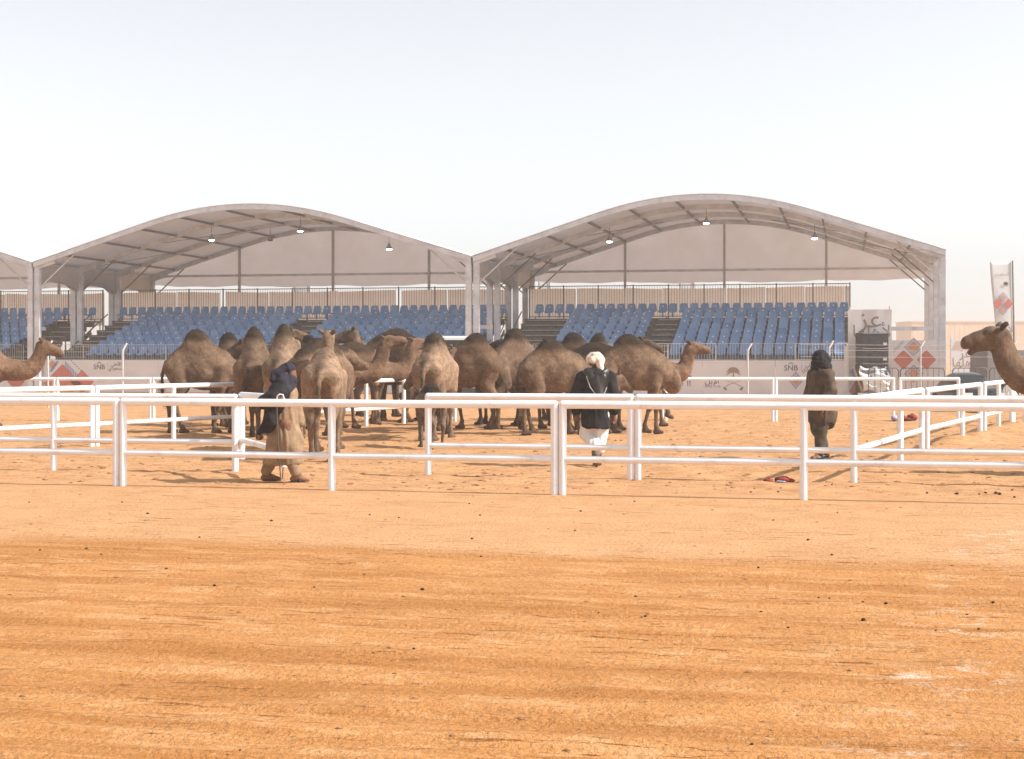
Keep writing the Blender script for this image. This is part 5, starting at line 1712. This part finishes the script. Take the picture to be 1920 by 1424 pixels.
def wraps(P, c, rx, ry, n, dz, r, seed, dome=1.0):
    """rolls of cloth wound round the head, each tilted its own way"""
    rs = np.random.default_rng(seed)
    for k in range(n):
        q_ = k / max(1, n - 1)
        t1, t2 = rs.uniform(-0.45, 0.45), rs.uniform(-0.35, 0.35); sc = rs.uniform(0.92, 1.06) * (1 - 0.55 * dome * q_ * q_)
        z0 = c[2] + dz * (k / max(1, n - 1) - 0.5)
        pts = []
        for i in range(13):
            a_ = 2 * PI * i / 12
            x_, y_ = rx * sc * math.cos(a_), ry * sc * math.sin(a_)
            pts.append((c[0] + x_, c[1] + y_, z0 + x_ * t1 + y_ * t2))
        for i in range(12):
            P.append((pts[i], pts[i + 1], r, r, 0.010, SK))

# --- man on the left, striding right with a stick
d = ground_d(905.5)
m1 = empty('person', (wx(533, d), d, gz(wx(533, d), d)), 0, 'man striding right in tan robe, dark cloak and navy headcloth, holding a bent stick', 'person')
P = []
h = head_prims(P, (0.06, -0.01, 1.44), (1, -0.25, 0))
P.append(((0.0, 0, 0.80), (0.0, 0, 1.15), 0.13, 0.15, 0.06, SK, 0.9))
P.append(((0.0, -0.10, 1.20), (0.0, 0.10, 1.20), 0.09, 0.09, 0.05, SK))
arm(P, (-0.02, -0.17, 1.20), (-0.22, -0.26, 1.08), (-0.08, -0.36, 1.145)); hand(P, (-0.06, -0.37, 1.15), (1, -0.1, -0.1), (0.2, -0.4, 1), -1, 0.8)
arm(P, (0.02, 0.17, 1.20), (0.10, 0.24, 0.98), (0.18, 0.22, 0.78)); hand(P, (0.185, 0.22, 0.75), (0.2, 0, -1), (1, 0, 0.2), 1, 0.5)
P.append(((0.02, -0.09, 0.80), (0.10, -0.09, 0.48), 0.10, 0.075, 0.05, SK)); P.append(((0.10, -0.09, 0.48), (0.16, -0.09, 0.10), 0.07, 0.042, 0.03, SK)); foot(P, (0.16, -0.09, 0.085), (1, -0.1, 0))
P.append(((-0.02, 0.09, 0.80), (-0.10, 0.09, 0.46), 0.10, 0.075, 0.05, SK)); P.append(((-0.10, 0.09, 0.46), (-0.26, 0.09, 0.11), 0.07, 0.042, 0.03, SK)); foot(P, (-0.26, 0.09, 0.09), (1, 0.05, 0))
body_mesh('body', P, 0.011, M['skin_tone'], m1, color=True)
eyes(h, m1)
P = [((0.03, 0, 1.17), (0.02, 0, 0.85), 0.145, 0.150, 0.05, SK, 0.92), ((0.02, 0, 0.85), (0.05, 0, 0.55), 0.155, 0.195, 0.06, SK, 0.95), ((0.05, -0.02, 0.55), (0.10, -0.03, 0.18), 0.185, 0.165, 0.06, SK, 0.85),
     ((-0.06, 0.03, 0.55), (-0.18, 0.05, 0.16), 0.165, 0.135, 0.08, SK, 0.9),
     ((0.04, 0.16, 1.19), (0.12, 0.24, 0.98), 0.085, 0.075, 0.04, SK), ((0.12, 0.24, 0.98), (0.18, 0.22, 0.80), 0.075, 0.065, 0.03, SK)]
body_mesh('robe', P, 0.012, M['c_tan'], m1, 0.022, (16, 1.6), 21, clip=(0.245, 0.012))
for yy, k, a, b in ((-0.09, 0.12, (0.10, 0.34), (0.17, 0.13)), (0.09, 0.1, (-0.16, 0.33), (-0.255, 0.14))):
    P = [((a[0], yy, a[1]), (b[0], yy, b[1]), 0.085, 0.075, 0.03, SK)]
    body_mesh('trouser_leg', P, 0.012, M['c_tan'], m1, 0.010, (10, 6), 22, clip=(0.085, 0.01))
P = [((-0.02, -0.12, 1.24), (-0.02, 0.14, 1.24), 0.115, 0.115, 0.05, SK), ((-0.05, 0, 1.2), (-0.10, 0.0, 0.95), 0.16, 0.15, 0.06, SK, 1.05),
     ((-0.04, -0.15, 1.22), (-0.22, -0.25, 1.09), 0.095, 0.090, 0.05, SK), ((-0.22, -0.25, 1.09), (-0.10, -0.345, 1.135), 0.085, 0.062, 0.04, SK),
     ((-0.10, -0.06, 1.02), (-0.20, -0.10, 0.74), 0.12, 0.075, 0.06, SK, 1.0), ((-0.16, -0.10, 0.85), (-0.31, -0.12, 0.68), 0.085, 0.03, 0.05, SK, 1.1), ((-0.10, 0.05, 0.95), (-0.17, 0.05, 0.72), 0.10, 0.05, 0.05, SK)]
body_mesh('cloak', P, 0.012, M['c_black'], m1, 0.022, (14, 2.5), 23)
# headcloth wound round head and neck, leaving the eyes free
P = [((0.02, 0.0, 1.50), (0.06, -0.01, 1.515), 0.098, 0.094, 0.03, SK, 1.0), ((-0.05, -0.05, 1.46), (-0.05, 0.05, 1.45), 0.085, 0.085, 0.04, SK),
     ((0.065, -0.06, 1.385), (0.065, 0.04, 1.385), 0.080, 0.080, 0.03, SK), ((0.10, -0.02, 1.40), (0.13, -0.04, 1.375), 0.062, 0.05, 0.03, SK),
     ((0.0, -0.09, 1.33), (0.0, 0.09, 1.33), 0.11, 0.11, 0.04, SK), ((0.08, -0.06, 1.30), (0.02, -0.17, 1.20), 0.07, 0.06, 0.03, SK), ((0.06, -0.14, 1.24), (-0.02, -0.20, 1.10), 0.05, 0.04, 0.03, SK),
     ((-0.12, -0.07, 1.50 - 0.03), (-0.14, -0.12, 1.38), 0.05, 0.035, 0.03, SK)]
wraps(P, (0.015, -0.005, 1.505), 0.088, 0.092, 3, 0.06, 0.024, 1); wraps(P, (0.05, -0.01, 1.36), 0.085, 0.095, 3, 0.07, 0.026, 2, 0.0)
body_mesh('headcloth', P, 0.010, M['c_navy'], m1, 0.010, (9, 22), 24)
for a in ((0.20, -0.105), (-0.19, 0.095)):
    mb = MB(); mb.ball((a[0] - 0.04 + 0.04, a[1], 0.014), 0.13, 12, 5, (1.05, 0.40, 0.09)); mb.build('sandal', M['leather'], m1)
    mb = MB(); mb.tube([(a[0] + 0.03, a[1] - 0.05, 0.02), (a[0] + 0.035, a[1], 0.085), (a[0] + 0.03, a[1] + 0.05, 0.02)], 0.012, 6); mb.build('sandal_strap', M['leather'], m1)
zg = gz(wx(533, d), d)
st = empty('walking_stick', (wx(533, d) - 0.045, d - 0.40, zg), 0, 'thin dark stick with a pale bent handle in the hand of the left man', 'stick')
mb = MB(); mb.tube([(0.05, 0.05, 0.05), (0.02, 0.0, 0.6), (0.0, 0.0, 1.12)], 0.009, 6); mb.build('shaft', M['rail_dark'], st)
mb = MB(); mb.tube([(0.0, 0.0, 1.10), (0.01, 0, 1.17), (0.045, 0, 1.195), (0.085, 0, 1.185), (0.10, 0, 1.13), (0.13, 0, 1.12)], 0.011, 6); mb.build('handle', M['white_bag'], st)

# --- man in the middle, walking away
d = ground_d(872)
m2 = empty('person', (wx(1117, d), d, gz(wx(1117, d), d)), math.radians(90), 'man in cream turban, black hooded jacket and white trousers walking away from us', 'person')
# local +x is away from the camera, +y is to the left in the photo
P = []
h = head_prims(P, (0.06, 0.0, 1.62), (1, 0.25, 0))
P.append(((0.0, 0, 0.90), (0.02, 0, 1.35), 0.14, 0.16, 0.06, SK, 1.1)); P.append(((0.02, -0.12, 1.40), (0.02, 0.12, 1.40), 0.09, 0.09, 0.05, SK))
arm(P, (0.0, 0.21, 1.38), (-0.02, 0.30, 1.08), (0.05, 0.30, 0.83)); hand(P, (0.055, 0.30, 0.80), (0.15, 0, -1), (1, 0, 0), 1, 0.5)
arm(P, (0.0, -0.21, 1.38), (-0.04, -0.28, 1.08), (0.02, -0.29, 0.83)); hand(P, (0.025, -0.29, 0.80), (0.1, 0, -1), (1, 0, 0), -1, 0.5)
P.append(((0, -0.08, 0.88), (0.10, -0.06, 0.48), 0.105, 0.075, 0.05, SK)); P.append(((0.10, -0.06, 0.48), (0.02, -0.05, 0.10), 0.07, 0.045, 0.03, SK)); foot(P, (0.02, -0.05, 0.09), (1, -0.1, 0))
P.append(((0, 0.09, 0.88), (0.14, 0.10, 0.50), 0.105, 0.075, 0.05, SK)); P.append(((0.14, 0.10, 0.50), (-0.16, 0.02, 0.26), 0.07, 0.045, 0.03, SK)); foot(P, (-0.18, 0.015, 0.22), (0.35, -0.1, -0.9))
body_mesh('body', P, 0.012, M['skin_tone'], m2, color=True)
eyes(h, m2)
P = [((0, -0.08, 0.80), (0.09, -0.07, 0.50), 0.130, 0.120, 0.05, SK), ((0.09, -0.07, 0.50), (0.03, -0.055, 0.26), 0.110, 0.085, 0.04, SK),
     ((0, 0.08, 0.80), (0.13, 0.12, 0.50), 0.130, 0.125, 0.05, SK), ((0.13, 0.12, 0.52), (-0.08, 0.03, 0.33), 0.115, 0.085, 0.04, SK), ((0, -0.04, 0.84), (0, 0.04, 0.84), 0.13, 0.13, 0.05, SK)]
body_mesh('trousers', P, 0.012, M['c_white'], m2, 0.013, (12, 4), 31)
P = [((0, -0.16, 1.40), (0, 0.16, 1.40), 0.105, 0.105, 0.06, SK), ((0, 0, 1.36), (0, 0, 0.98), 0.185, 0.185, 0.07, SK, 1.18), ((0, 0, 0.98), (-0.01, 0, 0.58), 0.18, 0.195, 0.07, SK, 1.15),
     ((0, 0.21, 1.39), (-0.02, 0.315, 1.10), 0.100, 0.088, 0.020, SK), ((-0.02, 0.315, 1.10), (0.04, 0.30, 0.87), 0.085, 0.070, 0.012, SK),
     ((0, -0.21, 1.39), (-0.04, -0.295, 1.10), 0.100, 0.088, 0.020, SK), ((-0.04, -0.295, 1.10), (0.015, -0.29, 0.87), 0.085, 0.070, 0.012, SK)]
body_mesh('jacket', P, 0.012, M['c_black'], m2, 0.022, (10, 3), 32, clip=(0.605, 0.015))
P = [((-0.06, 0.12, 1.46), (-0.06, -0.12, 1.46), 0.085, 0.085, 0.04, SK), ((-0.17, 0.09, 1.40), (-0.20, -0.04, 1.12), 0.06, 0.05, 0.05, SK), ((-0.17, -0.10, 1.40), (-0.20, -0.06, 1.12), 0.06, 0.05, 0.05, SK), ((-0.18, 0, 1.36), (-0.205, -0.05, 1.14), 0.065, 0.055, 0.05, SK)]
body_mesh('hood', P, 0.012, M['leather'], m2, 0.012, (9, 4), 33)
mb = MB(); mb.tube([(-0.19, 0.155, 1.41), (-0.235, 0.10, 1.24), (-0.255, -0.03, 1.07), (-0.25, -0.10, 1.09), (-0.22, -0.16, 1.24)], 0.008, 6); mb.build('hood_trim', M['post_grey'], m2)
P = [((0.04, -0.02, 1.695), (0.08, 0.03, 1.71), 0.092, 0.085, 0.03, SK, 1.05), ((0.0, -0.07, 1.655), (0.09, 0.07, 1.675), 0.072, 0.072, 0.03, SK), ((-0.03, 0.05, 1.66), (0.02, 0.09, 1.68), 0.06, 0.05, 0.03, SK),
     ((-0.03, -0.06, 1.64), (-0.07, -0.07, 1.52), 0.065, 0.05, 0.03, SK), ((-0.07, -0.07, 1.52), (-0.16, -0.13, 1.40), 0.05, 0.025, 0.03, SK)]
wraps(P, (0.05, 0.0, 1.70), 0.098, 0.105, 5, 0.10, 0.024, 3)
body_mesh('turban', P, 0.010, M['c_cream'], m2, 0.010, (8, 22), 34)
mb = MB(); mb.ball((0.09, -0.055, 0.045), 0.13, 12, 6, (1.05, 0.38, 0.34)); mb.build('boot', M['sole'], m2)
P = [((-0.155, 0.02, 0.24), (-0.20, 0.01, 0.18), 0.055, 0.055, 0.03, SK), ((-0.20, 0.01, 0.18), (-0.135, 0.0, 0.04), 0.050, 0.042, 0.03, SK, 1.2)]
body_mesh('boot', P, 0.011, M['sole'], m2)

# --- man on the right in the brown coat
d = ground_d(862.5)
m3 = empty('person', (wx(1540, d), d, gz(wx(1540, d), d)), math.radians(205), 'man in long brown coat and black headcloth standing before the right banner', 'person')
# local +x faces left and slightly to us
P = []
h = head_prims(P, (0.04, 0.0, 1.63), (1, 0.1, 0))
P.append(((0.0, 0, 0.90), (0.0, 0, 1.35), 0.14, 0.16, 0.06, SK, 1.1)); P.append(((0.0, -0.12, 1.40), (0.0, 0.12, 1.40), 0.09, 0.09, 0.05, SK))
arm(P, (0.0, 0.21, 1.38), (0.06, 0.33, 1.10), (0.21, 0.35, 0.88)); hand(P, (0.225, 0.35, 0.84), (0.45, 0, -1), (1, 0, 0.4), 1, 0.6)
arm(P, (0.0, -0.21, 1.38), (-0.03, -0.33, 1.08), (0.06, -0.37, 0.84)); hand(P, (0.065, -0.375, 0.80), (0.2, 0, -1), (1, 0, 0), -1, 0.5)
P.append(((0, -0.09, 0.88), (-0.02, -0.10, 0.48), 0.105, 0.075, 0.05, SK)); P.append(((-0.02, -0.12, 0.48), (-0.20, -0.16, 0.10), 0.07, 0.045, 0.03, SK)); foot(P, (-0.20, -0.16, 0.085), (1, -0.3, 0))
P.append(((0, 0.09, 0.88), (0.10, 0.09, 0.48), 0.105, 0.075, 0.05, SK)); P.append(((0.10, 0.09, 0.48), (0.13, 0.13, 0.10), 0.07, 0.045, 0.03, SK)); foot(P, (0.13, 0.13, 0.085), (1, 0.3, 0))
body_mesh('body', P, 0.012, M['skin_tone'], m3, color=True)
eyes(h, m3)
P = [((0, -0.10, 0.84), (-0.02, -0.11, 0.50), 0.150, 0.125, 0.05, SK), ((-0.02, -0.12, 0.50), (-0.19, -0.16, 0.12), 0.100, 0.072, 0.03, SK), ((0, 0.10, 0.84), (0.09, 0.10, 0.50), 0.150, 0.125, 0.05, SK), ((0.09, 0.12, 0.50), (0.125, 0.13, 0.12), 0.100, 0.074, 0.03, SK)]
body_mesh('trousers', P, 0.012, M['c_olive'], m3, 0.016, (11, 6), 41)
P = [((0, -0.17, 1.40), (0, 0.17, 1.40), 0.105, 0.105, 0.06, SK), ((0, 0, 1.36), (0, 0, 0.98), 0.19, 0.20, 0.07, SK, 1.15), ((0, 0, 0.98), (0.0, 0, 0.76), 0.20, 0.235, 0.07, SK, 1.12), ((0.02, 0.06, 0.76), (0.03, 0.10, 0.48), 0.20, 0.155, 0.07, SK, 1.0),
     ((0, 0.21, 1.39), (0.06, 0.345, 1.12), 0.100, 0.088, 0.020, SK), ((0.06, 0.345, 1.12), (0.21, 0.35, 0.92), 0.088, 0.078, 0.012, SK), ((0, -0.21, 1.39), (-0.03, -0.345, 1.10), 0.100, 0.090, 0.020, SK), ((-0.03, -0.345, 1.10), (0.06, -0.37, 0.88), 0.090, 0.080, 0.012, SK)]
body_mesh('coat', P, 0.012, M['c_brown'], m3, 0.030, (10, 2.2), 42, clip=(0.53, 0.07))
P = [((0.0, 0, 1.69), (0.04, 0, 1.69), 0.108, 0.104, 0.03, SK, 1.05), ((-0.04, -0.05, 1.64), (-0.05, 0.05, 1.63), 0.095, 0.095, 0.04, SK), ((0.07, -0.04, 1.565), (0.06, 0.05, 1.565), 0.08, 0.08, 0.03, SK), ((0.0, -0.10, 1.50), (0.0, 0.10, 1.50), 0.115, 0.115, 0.04, SK),
     ((0.08, 0.0, 1.47), (0.10, 0.02, 1.38), 0.09, 0.06, 0.04, SK), ((-0.08, -0.06, 1.58), (-0.13, -0.10, 1.46), 0.06, 0.05, 0.03, SK)]
wraps(P, (0.01, 0.0, 1.68), 0.115, 0.118, 5, 0.13, 0.030, 4); wraps(P, (0.02, 0.0, 1.50), 0.12, 0.135, 4, 0.10, 0.032, 5, 0.0)
body_mesh('headcloth', P, 0.010, M['c_black'], m3, 0.012, (9, 20), 43)
for a, yv in ((-0.14, -0.17), (0.19, 0.15)):
    mb = MB(); mb.ball((a, yv, 0.035), 0.135, 12, 6, (1.05, 0.38, 0.30)); mb.build('shoe', M['leather'], m3)
# ------------------------------------------------------------------ small things on the sand
def lump(name, x, y, r, sc, mat, seed, parent=None, loc=None):
    rs = np.random.default_rng(seed)
    mb = MB(); mb.ball((0, 0, 0), r, 8, 6, sc)
    me = mb.mesh(name)
    for v in me.vertices:
        v.co *= 0.8 + 0.4 * rs.random()
    me.update()
    return link_mesh(name, me, mat, parent, loc or (x, y, gz(x, y) + r * sc[2] * 0.6))
# red cloth heap before the front fence posts and the red bundle further back
x, y = gp(1460, 903)
o = empty('cloth_heap', (x, y, gz(x, y)), 0, 'small dark red cloth heap on the sand between the first two fence rows', 'cloth')
for k, (dx, dz, r, sc) in enumerate(((-0.14, 0.02, 0.055, (1.2, 1, 0.6)), (0.06, 0.035, 0.085, (1.4, 1, 0.5)), (0.16, 0.02, 0.05, (1.3, 1, 0.6)))):
    lump('fold', 0, 0, r, sc, M['red_cloth'], 50 + k, o, (dx, 0, dz))
lump('fold', 0, 0, 0.05, (1.5, 0.8, 0.3), M['print_lilac'], 57, o, (0.02, -0.05, 0.012))
x, y = gp(1700, 790)
o = empty('red_bundle', (x, y, gz(x, y)), 0, 'red patterned bundle lying behind the right slanting fence', 'bundle')
for k, (dx, dz, r, sc) in enumerate(((-0.12, 0.07, 0.12, (1.5, 1, 0.7)), (0.15, 0.09, 0.12, (1.2, 1, 0.85)), (0.02, 0.05, 0.13, (1.3, 1, 0.5)))):
    lump('roll', 0, 0, r, sc, M['red_cloth'], 60 + k, o, (dx, 0, dz))
lump('wrap', 0, 0, 0.12, (0.9, 1, 0.6), M['print_lilac'], 65, o, (-0.32, 0, 0.08))
x, y = gp(1832, 752)
o = lump('white_sack', x, y - 4, 0.35, (0.8, 0.7, 0.9), M['white_bag'], 70)
tag(o, 'crumpled white sack behind the right slanting fence posts', 'sack')
# dry droppings: each one a thing
DP = [(1089, 959, 5), (900, 967, 5), (509, 977, 6), (277, 964, 6), (55, 942, 4), (229, 943, 4), (693, 966, 5), (748, 971, 4), (1078, 996, 5), (1515, 1014, 7), (1560, 1042, 6), (1422, 1067, 6),
      (1192, 1120, 7), (1275, 1118, 4), (1427, 1146, 7), (1478, 1178, 6), (1619, 1163, 11), (1661, 1133, 8), (1535, 1120, 5), (1555, 1121, 5), (1618, 1128, 6), (1862, 1131, 7), (1813, 1152, 7), (1755, 1183, 5), (1835, 1178, 6),
      (312, 1066, 7), (402, 1101, 8), (162, 1030, 6), (190, 1041, 5), (75, 1033, 5), (589, 1102, 5), (792, 1107, 9), (683, 1075, 5), (885, 1011, 6), (902, 1043, 5), (374, 1009, 5), (1210, 1155, 6), (1122, 1148, 5), (1203, 1156, 4), (776, 1221, 6),
      (1738, 924, 6), (1794, 926, 8), (1836, 927, 5), (1848, 926, 6), (1867, 927, 9), (1874, 928, 8), (1898, 919, 5), (1902, 933, 6), (1560, 912, 4), (1408, 921, 5), (1414, 917, 4), (1464, 914, 4), (1459, 922, 5), (1190, 940, 4), (1570, 962, 4), (1450, 977, 4), (1410, 1403, 8), (450, 1410, 6), (880, 945, 4)]
protos = []; DROPS = []
for k in range(5):
    mb = MB(); mb.ball((0, 0, 0), 1.0, 8, 6, (1, 0.8, 0.62)); me = mb.mesh('dropping')
    rs = np.random.default_rng(300 + k)
    for v in me.vertices: v.co *= 0.78 + 0.44 * rs.random()
    me.materials.append(M['dung']); me.update(); protos.append(me)
for k, (px, py, w) in enumerate(DP):
    x, y = gp(px, py)
    r = 0.5 * w / F * y
    o = bpy.data.objects.new('dropping', protos[k % 5]); COL.objects.link(o)
    o.location = (x, y, gz(x, y) + r * 0.35); o.scale = (r, r, r); o.rotation_euler = (0, 0, k * 1.3)
    vv_ = x * E2.x + y * E2.y
    band = 0 if vv_ > 18.9 else 1 if vv_ > 13.6 else 2 if vv_ > 10.4 else 3
    DROPS.append((band, px, o))
ORD = ('leftmost second third fourth fifth sixth seventh eighth ninth tenth eleventh twelfth thirteenth fourteenth fifteenth sixteenth seventeenth eighteenth nineteenth twentieth '
       'twenty-first twenty-second twenty-third twenty-fourth twenty-fifth twenty-sixth twenty-seventh twenty-eighth twenty-ninth thirtieth').split()
WHERE = ('on the churned sand just beyond the front fence', 'on the smooth pale strip before the front fence', 'on the far half of the raked track', 'on the near half of the raked track')
for band in range(4):
    row = sorted([q for q in DROPS if q[0] == band], key=lambda q: q[1])
    for k, (_, _, o) in enumerate(row):
        tag(o, 'dark dropping ' + WHERE[band] + ', ' + (ORD[k] + ' from the left' if k else 'leftmost one'), 'dropping', 'small dark droppings scattered on the sand')
# uncountable crumbs and turned-up clods
rs = np.random.default_rng(5)
n = 9000
px = rs.uniform(-60, 1980, n); u_ = rs.random(n)
yy = 6.2 + (45 - 6.2) * u_ ** 1.6
xx = wx(px, yy)
V = xx * E2.x + yy * E2.y
keep = (rs.random(n) < np.where(V > 19.5, 1.0, np.where(V < 13.5, 0.35, 0.25)))
xx, yy = xx[keep], yy[keep]
zz = ground_height(xx, yy)
r = (0.004 + 0.018 * rs.random(len(xx)) ** 5) * np.where(yy > 20, 1.6, 0.62)
octa = np.array([(1.8, 0, 0), (0, 1, 0), (-1.8, 0, 0), (0, -1, 0), (0, 0, 0.55), (0, 0, -0.4)])
vv = (octa[None] * (0.7 + 0.6 * rs.random((len(xx), 6, 1)))) * r[:, None, None] + np.stack([xx, yy, zz + r * 0.2], 1)[:, None]
ft = np.array([(0, 1, 4), (1, 2, 4), (2, 3, 4), (3, 0, 4), (1, 0, 5), (2, 1, 5), (3, 2, 5), (0, 3, 5)])
tri = (ft[None] + 6 * np.arange(len(xx))[:, None, None]).reshape(-1, 3)
me = np_mesh('sand_crumbs', vv.reshape(-1, 3), tri, False)
tag(link_mesh('sand_crumbs', me, M['stone']), kind='stuff')
build_ground()
